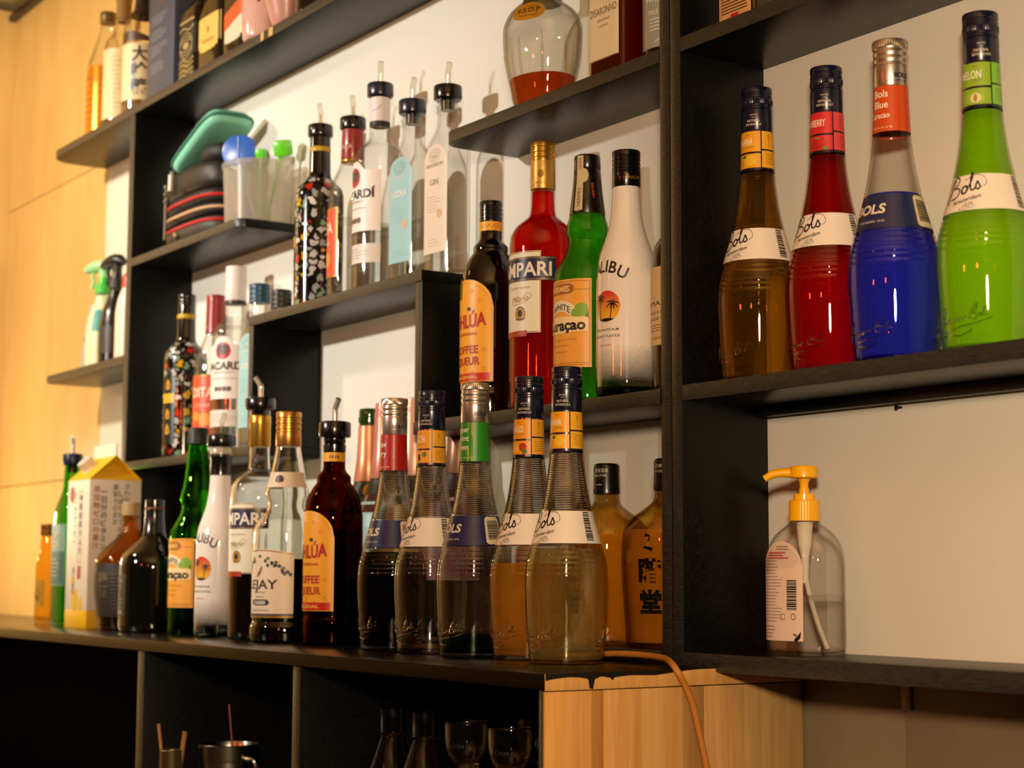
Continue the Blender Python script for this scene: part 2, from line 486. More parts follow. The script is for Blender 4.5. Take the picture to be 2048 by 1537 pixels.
def text(B, s, uc, zc, h, off, R, width=None, bold=0.0, shear=0.0, arc=0.0, rot=0.0, align=0):
    """h = capital height mm; width squeezes the line to that many mm; arc = drop (mm) at the line ends"""
    v, f, w0 = glyphs(s, bold)
    if not v: return [], []
    k = h/0.727; kx = k if width is None else width/w0
    W = w0*kx; out = []
    cr, sr = math.cos(rot), math.sin(rot)
    if R > 5:                                         # split long triangles so the lettering follows the curve
        v = list(v); f = list(f); thr = math.sqrt(0.5*R); done = []; mid = {}
        while f:
            q = f.pop()
            if len(q) != 3: done.append(q); continue
            e = [(((v[q[i]][0]-v[q[(i+1) % 3]][0])*kx)**2+((v[q[i]][1]-v[q[(i+1) % 3]][1])*k)**2, i) for i in range(3)]
            l, i = max(e)
            if l <= thr*thr: done.append(q); continue
            a_, b_, c_ = q[i], q[(i+1) % 3], q[(i+2) % 3]; key = (min(a_, b_), max(a_, b_))
            if key not in mid:
                mid[key] = len(v); v.append(((v[a_][0]+v[b_][0])/2, (v[a_][1]+v[b_][1])/2))
            m_ = mid[key]; f += [(a_, m_, c_), (m_, b_, c_)]
        f = done
    for x, y in v:
        X = x*kx+shear*y*k + align*W/2; Y = y*k-h/2
        if arc: Y -= arc*(2*X/W)**2
        out.append(B.map(uc+X*cr-Y*sr, zc+X*sr+Y*cr, off, R))
    return out, f
def stroke(B, pts, wd, off, R, n=4, taper=False):
    """ribbon through 2-D points (mm), Catmull-Rom smoothed; wd number or (w0, w1)"""
    P2 = [Vector(p) for p in pts]; q = []
    if len(P2) > 2:
        E = [P2[0]*2-P2[1]]+P2+[P2[-1]*2-P2[-2]]
        for i in range(1, len(E)-2):
            for j in range(n):
                t = j/n
                q.append(0.5*((2*E[i])+(E[i+1]-E[i-1])*t+(2*E[i-1]-5*E[i]+4*E[i+1]-E[i+2])*t*t+(3*E[i]-E[i-1]-3*E[i+1]+E[i+2])*t**3))
        q.append(P2[-1])
    else:
        k_ = max(1, int((P2[-1]-P2[0]).length/2.5)); q = [P2[0].lerp(P2[-1], i/k_) for i in range(k_+1)]
    v = []; f = []; m = len(q)
    for i, p in enumerate(q):
        d = (q[min(i+1, m-1)]-q[max(i-1, 0)])
        d = d.normalized() if d.length > 1e-9 else Vector((1, 0))
        ww = (wd if not isinstance(wd, tuple) else wd[0]+(wd[1]-wd[0])*i/(m-1))/2
        if taper: ww *= 0.35+0.65*math.sin(PI*min(1, max(0.02, i/(m-1))))
        nrm = Vector((-d.y, d.x))*ww
        for s_ in (-1, 1):
            c = p+nrm*s_
            v.append(B.map(c.x, c.y, off, R))
    for i in range(m-1): f.append((2*i, 2*i+2, 2*i+3, 2*i+1) if True else None)
    return v, f
def poly(B, pts, off, R):
    t = geometry.tessellate_polygon([[Vector((x, y, 0)) for x, y in pts]])
    return [B.map(x, y, off, R) for x, y in pts], [tuple(q) for q in t]
def put(name, m, parent, *vf):
    mb = MB()
    for v, f in vf: mb.add(v, f)
    return mb.obj(name, m, parent, smooth=False)
def tubev(pts, r, seg=10, closed=True):
    """tube along 3-D points; r number or list"""
    pts = [Vector(p) for p in pts]; v = []; f = []
    n = len(pts); up_ = Vector((0, 0, 1)); prev = None
    for i, p in enumerate(pts):
        d = (pts[min(i+1, n-1)]-pts[max(i-1, 0)]).normalized()
        if prev is None:
            a = d.orthogonal().normalized()
        else:
            a = (prev-d*prev.dot(d)).normalized()
        prev = a; b = d.cross(a)
        rr = r[i] if isinstance(r, (list, tuple)) else r
        for k in range(seg):
            t = 2*PI*k/seg
            v.append(p+a*(rr*math.cos(t))+b*(rr*math.sin(t)))
    for i in range(n-1):
        for k in range(seg):
            j = (k+1) % seg
            f.append((i*seg+k, i*seg+j, (i+1)*seg+j, (i+1)*seg+k))
    if closed:
        v.append(pts[0]); c = len(v)-1; f += [(c, (k+1) % seg, k) for k in range(seg)]
        v.append(pts[-1]); c = len(v)-1; o = (n-1)*seg; f += [(c, o+k, o+(k+1) % seg) for k in range(seg)]
    return v, f
def smooth_path(pts, n=6):
    P3 = [Vector(p) for p in pts]; E = [P3[0]*2-P3[1]]+P3+[P3[-1]*2-P3[-2]]; q = []
    for i in range(1, len(E)-2):
        for j in range(n):
            t = j/n
            q.append(0.5*((2*E[i])+(E[i+1]-E[i-1])*t+(2*E[i-1]-5*E[i]+4*E[i+1]-E[i+2])*t*t+(3*E[i]-E[i-1]-3*E[i+1]+E[i+2])*t**3))
    q.append(P3[-1])
    return q

# ================================================================== the setting
YF, YB = 1.152, 1.270            # shelf front and back wall
def wall(name, x0, x1, y0, y1, z0, z1, m, label): return struct(bevel_box(name, x0, x1, y0, y1, z0+CZ, z1+CZ, m, b=0), label)
WHITEW = P((0.80, 0.765, 0.70), 0.55, noise=0.03, nscale=6, bump=0.05, bscale=90, name='white_painted_board')
def plywood():
    m, nt, b = new_mat('yellow_plywood')
    tc = nt.nodes.new('ShaderNodeTexCoord'); mp = nt.nodes.new('ShaderNodeMapping'); mp.inputs['Scale'].default_value = (5, 5, 1.2)
    nt.links.new(tc.outputs['Object'], mp.inputs['Vector'])
    n = nt.nodes.new('ShaderNodeTexNoise'); n.inputs['Scale'].default_value = 2.5; n.inputs['Detail'].default_value = 6; n.inputs['Distortion'].default_value = 0.8
    nt.links.new(mp.outputs[0], n.inputs['Vector'])
    r = nt.nodes.new('ShaderNodeValToRGB')
    r.color_ramp.elements[0].position = 0.25; r.color_ramp.elements[0].color = (0.66, 0.40, 0.13, 1)
    r.color_ramp.elements[1].position = 0.75; r.color_ramp.elements[1].color = (0.80, 0.52, 0.185, 1)
    nt.links.new(n.outputs['Fac'], r.inputs[0]); nt.links.new(r.outputs[0], b.inputs['Base Color'])
    b.inputs['Roughness'].default_value = 0.45
    return m
PLY = plywood()
wall('wall_back', -3.384, 1.6, YB, YB+0.03, -0.20+0.105, 0.83, WHITEW, 'white painted back wall behind the black shelves')
wall('wall_left', -4.08, -4.03, -3.0, YB+0.03, -CZ, 1.325, PLY, 'yellow plywood side wall at the far left end')
wall('wall_upper', -1.44, 1.6, YB, YB+0.03, 0.8301, 1.303, WHITEW, 'white painted wall above the right shelves')
# plywood panels of the far part of the back wall, with open joints between the sheets
ply = bpy.data.objects.new('wall_rear', None); COL.objects.link(ply); ply.location = (-3.7, YB, CZ)
struct(ply, 'yellow plywood wall beyond the left end of the shelves')
for z0, z1, x1 in ((-CZ, 0.1955, -3.385), (0.1975, 0.8395, -3.385), (0.8415, 1.325, -1.441)):
    bevel_box('panel', -4.03+3.7, x1+3.7, 0.004, 0.03, z0, z1, PLY, ply, b=0.0007)
wall('ceiling', -4.08, 1.6, -3.4, YB+0.03, 1.345, 1.40, P((0.62, 0.45, 0.22), 0.6, name='ceiling_paint'), 'yellowish ceiling over the bar')
wall('floor', -4.08, 4.2, -3.4, YB+0.03, -CZ-0.04, -CZ, P('3a2c20', 0.5, noise=0.2, nscale=8, name='dark_floor'), 'dark floor of the bar')
struct(bevel_box('trim_1', -4.03, 1.6, YB-0.012, YB+0.004, CZ+1.300, CZ+1.315, P('16120e', 0.4, name='dark_trim'), b=0.001), 'dark strip along the top of the yellow wall')
# lower wall below the right shelf: grey-brown sheets with an open joint
low = bpy.data.objects.new('wall_right', None); COL.objects.link(low); low.location = (-1.2, YB, CZ)
struct(low, 'grey-brown sheet wall below the right shelf')
TILE = P((0.20, 0.155, 0.095), 0.42, noise=0.25, nscale=9, bump=0.08, bscale=60, name='grey_brown_sheet')
for x0, x1 in ((-1.52, -1.2168), (-1.2154, -0.93), (-0.929, 0.3)):
    bevel_box('panel', x0+1.2, x1+1.2, 0.0, 0.03, -CZ, -0.0953, TILE, low, b=0.0007)
struct(bevel_box('trim_2', -1.218, -1.2065, YB-0.003, YB+0.001, CZ-0.127, CZ-0.096, P('8a7a5c', 0.5, name='tape'), b=0.0004), 'short pale strip on the joint below the right shelf')

# ================================================================== shelves
def rounded_plan(x0, x1, y0, y1, r_left=0.0, r_right=0.0, n=8):
    """plan outline; y0 is the front; front corners can be rounded"""
    o = [(x1, y1), (x0, y1)]
    if r_left:
        for i in range(n+1):
            a = PI*i/(2*n); o.append((x0+r_left-r_left*math.cos(a), y0+r_left-r_left*math.sin(a)))
    else: o.append((x0, y0))
    if r_right:
        for i in range(n+1):
            a = PI*i/(2*n); o.append((x1-r_right+r_right*math.sin(a), y0+r_right-r_right*math.cos(a)))
    else: o.append((x1, y0))
    return o
unit = thing('wall_shelf', 'black stained wall shelf unit with staggered open cells on the white wall', 'shelf', (-2.4, YB, 0))
def ushelf(root, ox, name, x0, x1, z0, z1, rl=0, rr=0, y0=YF):
    return board(name, [(x-ox, y-YB) for x, y in rounded_plan(x0, x1, y0, YB-0.0005, rl, rr)], z0, z1, BLACKW, root)
def upost(root, ox, x0, x1, z0, z1, y0=YF):
    return bevel_box('post', x0-ox, x1-ox, y0-YB, -0.0005, z0, z1, BLACKW, root, b=0.001)
OX = -2.4
ushelf(unit, OX, 'shelf', -3.392, -1.4403, 0.8225, 0.8380, rl=0.045)
ushelf(unit, OX, 'shelf', -3.385, -2.9632, 0.3725, 0.3870, rl=0.022)
ushelf(unit, OX, 'shelf', -2.9400, -2.495, 0.5430, 0.5580, rr=0.020)
ushelf(unit, OX, 'shelf', -2.9400, -2.4330, 0.1800, 0.1955)
ushelf(unit, OX, 'shelf', -2.4480, -1.9314, 0.3790, 0.3940, y0=YF-0.001)
ushelf(unit, OX, 'shelf', -1.888, -1.4403, 0.5480, 0.5635, rl=0.026)
ushelf(unit, OX, 'shelf', -1.9485, -1.4403, 0.1800, 0.1965, y0=YF-0.001)
ushelf(unit, OX, 'base_board', -2.955, -1.4403, -0.0904, -0.0761)
upost(unit, OX, -2.9630, -2.9405, 0.1300-0.20, 0.8224)
upost(unit, OX, -2.4480, -2.4330, 0.1957, 0.3788)
upost(unit, OX, -1.9485, -1.9314, 0.1967, 0.3788)
upost(unit, OX, -1.4401, -1.4232, -0.0904, 1.20)
runit = thing('wall_shelf', 'black stained wall shelf unit on the right holding four full liqueur bottles', 'shelf', (-1.0, YB, 0))
OX = -1.0
upost(runit, OX, -1.4224, -1.4052, -0.0904, 1.20)
ushelf(runit, OX, 'shelf', -1.4050, -0.62, 0.5510, 0.5672)
ushelf(runit, OX, 'shelf', -1.4050, -0.62, 0.1802, 0.1973)
bevel_box('back_rail', -1.4050-OX, -0.62-OX, -0.016, -0.0005, 0.1690, 0.1800, BLACKW, runit, b=0.001)
ushelf(runit, OX, 'base_board', -1.4050, -0.62, -0.0945, -0.0763)
upost(runit, OX, -0.62, -0.603, -0.0945, 1.20)
tag(rev('nail', [(0, 1.0), (9, 1.0), (9.2, 2.2), (10.4, 2.0)], P('2a2520', 0.4, metal=0.8, name='dark_steel')), 'tiny nail in the white wall under the right shelf', 'nail')
n_ = bpy.data.objects['nail']; n_.location = (-1.2121, YB+0.002, CZ+0.1655); n_.rotation_euler = (PI/2, 0, 0)

# ================================================================== counter cabinet
YC, XE, ZC = 0.945, -1.3555, -0.0906
ctr = thing('bar_counter', 'black topped back bar counter with open compartments and a raw wood end', 'counter', (-2.2, 1.1, -CZ))
L = lambda x0, x1, y0, y1, z0, z1: (x0+2.2, x1+2.2, y0-1.1, y1-1.1, z0+CZ, z1+CZ)
TOPM = P('0c0a08', 0.26, noise=0.35, nscale=30, bump=0.10, bscale=150, name='black_lacquer_top')
bevel_box('worktop', *L(-4.02, XE-0.0012, YC, YB-0.001, ZC-0.0150, ZC), TOPM, ctr, b=0.0012)
DARK = P('050404', 0.9, spec=0.05, noise=0.3, nscale=20, name='dark_cabinet_paint')
for x0, x1 in ((-2.3528, -2.3300), (-1.8763, -1.8573), (-1.3697, XE-0.0032)):
    bevel_box('divider', *L(x0, x1, YC+0.003, YB-0.02, -CZ, ZC-0.0152), BLACKW, ctr, b=0.001)
bevel_box('back_panel', *L(-4.02, -1.3697, YB-0.018, YB-0.002, -CZ, ZC-0.0152), DARK, ctr, b=0)
WB = P('6b4420', 0.5, noise=0.25, nscale=12, name='brown_shelf_board')
bevel_box('inner_shelf', *L(-1.8571, -1.3699, YC+0.02, YB-0.02, -0.297, -0.280), WB, ctr, b=0.001)
bevel_box('inner_shelf', *L(-2.3298, -1.8765, YC+0.02, YB-0.02, -0.437, -0.420), DARK, ctr, b=0.001)
bevel_box('inner_shelf', *L(-4.02, -2.3530, YC+0.02, YB-0.02, -0.437, -0.420), DARK, ctr, b=0.001)
ys = [0.9453, 0.9993, 1.0128, 1.0589, 1.1095, 1.1367, 1.1887, 1.268]
tints = ['e2a75e', 'b9803f', 'dda764', 'd8a566', 'a97e49', 'cfa165', 'b8935c']
for i in range(7):
    bevel_box('plank', *L(XE-0.003, XE+0.0003*(i % 2), ys[i], ys[i+1]-0.0003, -CZ, ZC-0.0168), wood_raw(tints[i], 'laminated_wood'), ctr, b=0.0003)
strip = bevel_box('edge_strip', *L(XE-0.001, XE, YC+0.0005, YB-0.002, ZC-0.0158, ZC-0.0002), wood_raw('d9a35c', 'end_grain'), ctr, b=0.0002)
# black paint slopped over the raw end of the worktop
def zy(pts):
    t = geometry.tessellate_polygon([[Vector((y, z, 0)) for y, z in pts]])
    return [(XE+2.2+0.0004, y-1.1, z+CZ) for y, z in pts], [tuple(q) for q in t]
top = ZC-0.0001
slop = [(0.9455, top), (0.9455, top-0.0062), (0.955, top-0.0048), (0.972, top-0.0035), (0.986, top-0.0042), (0.9945, top-0.006), (0.9965, top-0.0148), (1.0005, top-0.0152), (1.0025, top-0.0062),
        (1.010, top-0.0038), (1.020, top-0.0052), (1.0235, top-0.0078), (1.026, top-0.005), (1.045, top-0.0036), (1.075, top-0.0044), (1.095, top-0.0026), (1.115, top-0.0008), (1.13, top)]
o = mk('paint_drip', *zy(slop), P('0d0b0a', 0.25, name='wet_black_paint'), ctr, smooth=False)

# ================================================================== bottle parts
ZT, Z2, Z3, Z4, ZB = 0.8382, 0.5637, 0.3942, 0.1967, -0.0759
def deg(a): return math.radians(a)
def barcode(B, u0, u1, z0, z1, off, R, n=16, vertical=True):
    out = MB(); t = 0.0
    rnd = random.Random(3)
    while t < 1:
        wdt = rnd.choice((0.02, 0.03, 0.05)); g = rnd.choice((0.02, 0.03))
        a, b = t, min(1, t+wdt); t += wdt+g
        out.add(*patch(B, u0, u1, z0+(z1-z0)*a, z0+(z1-z0)*b, off, R, 5, 1))
    return out.v, out.f
def finish_pourer(parent, z, r, ring, spout_mat, aim=0.0, neck_r=11.0, ringh=20, spout=True):
    """bar pourer: stopper ring on the neck and a bent tube"""
    rev('pourer_ring', [(z-14, neck_r-2), (z-0.5, neck_r-1.5), (z-0.4, r-2.5), (z+1, r-0.6), (z+2.6, r), (z+ringh-3, r), (z+ringh-1, r-0.8), (z+ringh, r-2.6), (z+ringh+0.3, 7)], ring, parent, seg=40)
    if spout:
        ca, sa = math.sin(aim), -math.cos(aim)
        p = [(0, 0, z+ringh-1), (0, 0, z+ringh+14), (0, 0, z+ringh+17), (ca*2.2, sa*2.2, z+ringh+21), (ca*9, sa*9, z+ringh+30)]
        v, f = tubev([Vector(q)*MM for q in smooth_path(p, 4)], 4.0*MM, 12)
        s_ = mk('spout', v, f, spout_mat, parent)
        ve, fe = tubev([Vector(q)*MM for q in [(ca*1.2, sa*1.2, z+ringh+16), (-ca*1.5, -sa*1.5, z+ringh+3)]], 1.1*MM, 8)
        mk('air_tube', ve, fe, SILVER, s_)
def ring_cap(z0, z1, r, n=3, top_flat=True, wob=0.5, foot=0):
    """threaded screw cap profile with n rolled rings below the top"""
    h = z1-z0; pr = [(z0, r-0.2), (z0+0.4, r)]
    y = z0+foot
    if foot: pr += [(y-0.6, r), (y-0.3, r-0.8), (y+0.4, r-0.8), (y+0.7, r)]
    step = (z1-3-y)/(n+0.5) if n else h
    for i in range(n):
        a = y+step*(i+0.5)
        pr += [(a-step*0.30, r), (a-step*0.15, r-wob), (a+step*0.15, r-wob), (a+step*0.30, r)]
    pr += [(z1-1.4, r), (z1-0.4, r-0.5), (z1, r-1.6)]
    return pr
def bottle(name, label, x, y, z, rz=0, group=None, cat='bottle'):
    return thing(name, label, cat, (x, y, z), deg(rz), group)
def glass_body(root, B, key, m, t=2.6, tb=6.0, name='body'):
    def build():
        v, f = B.shell(t, tb)
        me = bpy.data.meshes.new(name); me.from_pydata([tuple(q) for q in v], [], f); me.validate()
        me.polygons.foreach_set('use_smooth', [True]*len(me.polygons)); me.set_sharp_from_angle(angle=deg(50))
        return me
    me = shared(('shell', key, m.name), build)
    if not me.materials: me.materials.append(m)
    return link(name, me, root)
def liquid(root, B, level, m, t=2.6, tb=5.0):
    v, f = B.liquid(level, t, tb)
    o = mk('liquid', v, f, m, root, angle=50)
    return o

# ---------------------------------------------------------------- ribbed barrel-shaped liqueur bottles
def ribs(sec):
    out = []
    z = 0.0; S = sec
    def at(zz):
        for i in range(len(S)-1):
            if S[i+1][0] >= zz:
                t = (zz-S[i][0])/(S[i+1][0]-S[i][0]); return S[i][1]+(S[i+1][1]-S[i][1])*t
        return S[-1][1]
    zz = 0.0
    top = S[-1][0]
    while zz < top:
        r = at(zz)
        if 158.5 <= zz <= 220: r += 0.80*(0.5+0.5*math.cos(2*PI*(zz-158.5)/2.42))-0.32; st = 0.605
        elif 92 <= zz <= 123: r += 0.55*(0.5+0.5*math.cos(2*PI*(zz-92)/5.4))-0.25; st = 1.35
        else: st = 3.0 if zz > 4 else 1.0
        out.append((zz, r, r, 2.0)); zz += st
    out.append((top, at(top), at(top), 2.0))
    return out
BOLS = Body([(0, 37.2), (2.5, 38.6), (12, 39.6), (47, 42.2), (80, 43.6), (100, 42.6), (123.8, 36.6), (157.7, 27.2), (187, 21.4), (221, 17.5), (264, 16.0), (300, 14.0)], step=3, seg=56, extra=ribs)
RB = 32.0
SCRIPT = [([(-13, -9), (-11, -2), (-8, 6), (-6.2, 10)], 1.5), ([(-12.5, 4), (-10, 9), (-5, 11.5), (-1.5, 9), (-3, 5), (-7, 2.5), (-2.5, 1.5), (-1, -2), (-4, -6), (-9, -6.5)], 0.9),
          ([(2.6, 1.4), (1, -1), (1.2, -4), (3.4, -4.6), (5.4, -2), (5, 0.8), (2.8, 1.2)], 1.2), ([(5.4, -2), (8.4, 3), (11, 9), (10.6, 11.2), (9.2, 8), (8.2, 2), (8.3, -3), (10.4, -3.6), (12.5, -1)], 1.0),
          ([(12, -1.5), (13.8, 2.6), (14.6, 0.2), (15.4, -2.4), (13.6, -4), (12, -3)], 1.0), ([(4, 6), (12, 8.5), (19, 6), (20.5, 0), (17, -3)], 0.35)]
def tilt(pts, a, du, dz): return [(du+x*math.cos(a)-y*math.sin(a), dz+x*math.sin(a)+y*math.cos(a)) for x, y in pts]
def emboss(root, B, m):
    sig = [[(-24, 30), (-20, 36), (-15, 38), (-17, 31), (-22, 24), (-27, 22), (-24, 26), (-16, 25), (-11, 28)], [(-11, 28), (-9, 25), (-6, 28), (-4, 25), (-1, 28.5), (1, 26), (4, 29), (6, 27), (9, 30)],
           [(12, 27), (16, 36), (20, 40), (19, 35), (15, 32), (20, 31), (18, 27), (13, 27)], [(21, 30), (23, 32), (24, 29), (27, 37), (26, 30), (30, 31)], [(-30, 19), (-14, 18), (4, 21), (22, 24), (34, 28)], [(-26, 14), (-10, 15), (2, 13), (14, 17)]]
    for cz in (0, 110):
        mb = MB()
        for pts in sig:
            q = smooth_path([(x, z, 0) for x, z in pts], 3)
            mb.add(*tubev([B.map(p.x+cz, p.y, -0.1, 43) for p in q], 0.8*MM, 6))
        me = shared(('emboss', cz, m.name), lambda: None)
        if me is None:
            e = mb.obj('embossing', m, root); MESH[('emboss', cz, m.name)] = e.data
        else: link('embossing', me, root)
FRUITS = {
    'banana': ('BANANA', [((4, 229.5), 7, 5.2, 'e6b021'), ((9, 231), 6, 5.5, 'f0c232'), ((-2, 228), 4, 4, 'd79d18'), ((2, 235), 2.5, 1.5, '4f6a1d')], 'f0a51e', 'f4b32d'),
    'mango': ('MANGO', [((2, 229.5), 6, 5.6, 'f0a21b'), ((2, 229.5), 4, 3.8, 'f6bb3a'), ((11, 231), 4.5, 4.5, 'b5342a'), ((13, 226), 3, 2.6, '4d7a2a')], 'ef9a1a', 'f2ab2d'),
    'peach': ('PEACH', [((3, 229.5), 6.5, 5.2, 'ee9a1e'), ((3.5, 229.5), 2.2, 4.2, '33200f'), ((11, 233), 3, 3, '5a7a52')], 'f09f20', 'f3ae2e'),
    'strawberry': ('STRAWBERRY', [((2, 229), 8, 5, 'b52026'), ((9, 231), 5, 4.6, 'c8242c'), ((12, 225), 2.6, 1.6, '5e8a28'), ((5, 235), 2.2, 1.0, '6c9630')], 'd8262e', 'e0474a'),
    'melon': ('MELON', [((5, 229), 9, 5.8, '9dbb3f'), ((6, 229), 5, 4.2, 'e0d9a0'), ((6, 229), 1.6, 3.4, 'b07f35')], '8fb32a', '7fbf3a'),
}
BOLSGLASS = G((0.985, 0.982, 0.965), 1.45, name='bottle_glass')
BLACKINK2 = P('1c1210', 0.4, name='script_ink')
def barrel_bottle(label, x, y, z, rz, kind, style, liq=None, level=0, group=None, words=None, lab=None, aband=0.0, scat=None, fac=0.4, belly=None):
    root = bottle('liqueur_bottle', label, x, y, z, rz, group)
    body = glass_body(root, BOLS, 'bols', THIN if scat else BOLSGLASS)
    if not scat and len(body.data.materials) == 1:      # ribbed neck of heavy glass, thin-walled belly
        body.data.materials.append(THIN)
        for q in body.data.polygons:
            if q.center.z < 0.1245: q.material_index = 1
    if liq: liquid(root, BOLS, level, LQ(liq, scat, fac) if scat else LQ(liq, *belly) if belly else G(liq, 1.36, name='liqueur'), t=1.9)
    emboss(root, BOLS, BOLSGLASS)
    Rn = 17.0; d = Rn*PI/180; db = RB*PI/180
    if style == 'new':
        nm, fruit, c1, c2 = FRUITS[kind]
        cap = rev('cap', ring_cap(263.5, 310, 16.1, 4, foot=22), NAVY, root, seg=40)
        rev('knurled_band', [(291.5, 16.2), (292, 16.45), (296.6, 16.45), (297, 16.2)], NAVY, cap, flute=(50, 0.35, 291, 298), cap0=False, cap1=False)
        C = Body([(263, 16.1), (311, 16.1)], step=10)
        put('cap_lettering', P('d8ccb0', 0.5, name='dull_gold_ink'), cap, text(C, 'NATURAL', 38*d, 273.2, 2.6, 0.25, 16.1, 13.5, 0.01), text(C, 'BOTANICALS', 38*d, 269.2, 2.4, 0.25, 16.1, 16.5, 0.01),
            text(C, 'CRAFTED', 38*d, 279.4, 1.7, 0.25, 16.1, 8), text(C, 'WITH', 38*d, 276.7, 1.2, 0.25, 16.1, 3.5))
        sl = put('label', NAVY, root, patch(BOLS, -180*d, 180*d, 220.6, 263.4, 0.30, Rn, 48, 3))
        put('flavour_panel', P(c1, 0.4, noise=0.05, nscale=60, name='flavour_print'), sl, patch(BOLS, -78*d, 66*d, 240, 261.8, 0.5, Rn), patch(BOLS, -78*d, 66*d, 223, 238, 0.42, Rn))
        put('side_panel', P(c2, 0.4, noise=0.05, nscale=60, name='flavour_print'), sl, patch(BOLS, 70*d, 170*d, 242.6, 261.8, 0.5, Rn), patch(BOLS, 70*d, 170*d, 223, 241, 0.5, Rn))
        put('lettering', WHITEINK, sl, text(BOLS, nm, -4*d+(2 if kind != 'strawberry' else -1), 251, 7.4, 0.75, Rn, 21 if kind != 'strawberry' else 29, 0.012))
        put('small_lettering', P('6f4a12', 0.5, name='brown_ink'), sl, text(BOLS, 'LIQUEUR', 8, 245, 1.3, 0.75, Rn, 9), text(BOLS, 'BOLS', 6, 258.3, 1.2, 0.75, Rn, 5),
            stroke(BOLS, [(94*d, 258), (97*d, 252), (100*d, 258)], 0.4, 0.75, Rn), stroke(BOLS, [(93*d, 258), (101*d, 258)], 0.4, 0.75, Rn), stroke(BOLS, [(97*d, 252), (97*d, 246)], 0.4, 0.75, Rn), stroke(BOLS, [(94*d, 246), (100*d, 246)], 0.4, 0.75, Rn),
            *[stroke(BOLS, [(82*d, 237-i*2.4), (118*d, 237-i*2.4)], 0.35, 0.75, Rn) for i in range(5)])
        for i, ((u, zc), a, b, c) in enumerate(fruit):
            put('fruit_print', P(c, 0.4, name='fruit_ink'), sl, disc(BOLS, u, zc, a, b, 0.62+0.08*i, Rn))
        a0 = aband*db
        bd = put('band_label', PAPER, root, patch(BOLS, -180*db, 180*db, 124.0, 157.6, 0.35, RB, 72, 4))
        put('lettering', BLACKINK2, bd, *[stroke(BOLS, tilt([(x_*1.22, z_*1.12) for x_, z_ in p], 0.16, a0+6*db-4, 145), ww*1.5, 0.7, RB) for p, ww in SCRIPT],
            text(BOLS, 'Amsterdam', a0+10*db, 134.6, 4.0, 0.7, RB, 26, 0.012, shear=0.35, rot=0.2), text(BOLS, '1575', a0+14*db, 129.8, 2.9, 0.7, RB, 8, shear=0.3, rot=0.17),
            stroke(BOLS, tilt([(-7, 0), (-2, 1.6), (3, -1), (6, 0.6), (3, 1.8), (-2, -1.2), (-6, -0.6), (-7, 0.6)], 0.15, a0+14*db, 126.6), 0.3, 0.7, RB))
        put('barcode', INK, bd, barcode(BOLS, 92*db, 108*db, 127, 156.5, 0.7, RB))
    else:
        c1, lines, sub = lab
        cap = rev('cap', ring_cap(264.2, 310, 16.3, 3, foot=20), SILVER, root, seg=40)
        rev('knurled_band', [(302, 16.3), (302.3, 16.9), (308.6, 16.9), (309.6, 16.2)], SILVER, cap, flute=(48, 0.55, 301, 309), cap0=False, cap1=False)
        C = Body([(263, 16.3), (311, 16.3)], step=10)
        put('cap_lettering', P('171a33', 0.4, name='navy_ink'), cap, text(C, 'BOLS', 78*d, 274, 4.6, 0.25, 16.3, 14.5, 0.03), text(C, 'ANNO 1575', 78*d, 268.6, 1.8, 0.25, 16.3, 13), text(C, 'BOLS', -62*d, 274, 4.6, 0.25, 16.3, 14.5, 0.03))
        sl = put('label', P(c1, 0.35, coat=0.2, name='flavour_print'), root, patch(BOLS, -180*d, 180*d, 219.5, 264, 0.30, Rn, 48, 3))
        put('lettering', WHITEINK, sl, *[text(BOLS, t_, -8*d+dx+5, zz, hh, 0.6, Rn, ww, 0.012) for t_, dx, zz, hh, ww in lines], text(BOLS, 'L I Q U E U R', 2, 223.5, 1.7, 0.6, Rn, 24))
        NB = P('1b2352', 0.35, coat=0.2, name='navy_band')
        bd = put('band_label', NB, root, patch(BOLS, -180*db, 180*db, 124.0, 157.6, 0.35, RB, 72, 4))
        put('lettering', P('e6d8c2', 0.35, name='pale_ink'), bd, text(BOLS, 'BOLS', 10*db+aband*db-6, 143.6, 9.5, 0.7, RB, 35, 0.03, shear=0.12), text(BOLS, 'FOUNDED 1575', 8*db+aband*db, 131, 2.2, 0.7, RB, 25))
        st = put('barcode_sticker', P('d9c9a8', 0.45, name='cream_sticker'), bd, patch(BOLS, 82*db, 122*db, lambda u: 125.5+max(0, abs(u-102*db)-17*db)*1.3, lambda u: 156.5-max(0, abs(u-102*db)-17*db)*1.3, 0.7, RB))
        put('barcode', INK, st, barcode(BOLS, 87*db, 117*db, 131, 152, 1.0, RB))
    return root

g1 = 'barrel-shaped liqueur bottles on the right shelf'
barrel_bottle('ribbed bottle of golden amber liqueur with orange banana neck label on the right shelf', -1.353, 1.212, 0.1975, -6, 'banana', 'new', (0.97, 0.78, 0.24), 219, g1, scat=(0.75, 0.36, 0.02), fac=0.04)
barrel_bottle('ribbed bottle of deep red liqueur with red strawberry neck label on the right shelf', -1.256, 1.218, 0.1975, -2, 'strawberry', 'new', (0.86, 0.035, 0.04), 219, g1, scat=(0.55, 0.01, 0.012), fac=0.10)
barrel_bottle('ribbed bottle of vivid blue liqueur with silver cap and orange neck label', -1.157, 1.206, 0.1975, 0, None, 'old', (0.16, 0.20, 1.0), 160, g1, scat=(0.045, 0.06, 1.0), fac=0.35,
              lab=('cf4a16', [('Bols', 0, 256.5, 7.2, 15), ('Blue', 0, 246, 7.2, 15), ('Curacao', -2, 235.5, 5.6, 22)], ''))
barrel_bottle('ribbed bottle of bright lime green liqueur with melon neck label on the right shelf', -1.0525, 1.213, 0.1975, 2, 'melon', 'new', (0.74, 1.0, 0.06), 219, g1, scat=(0.46, 1.0, 0.01), fac=0.32)
g2 = 'barrel-shaped liqueur bottles on the counter'
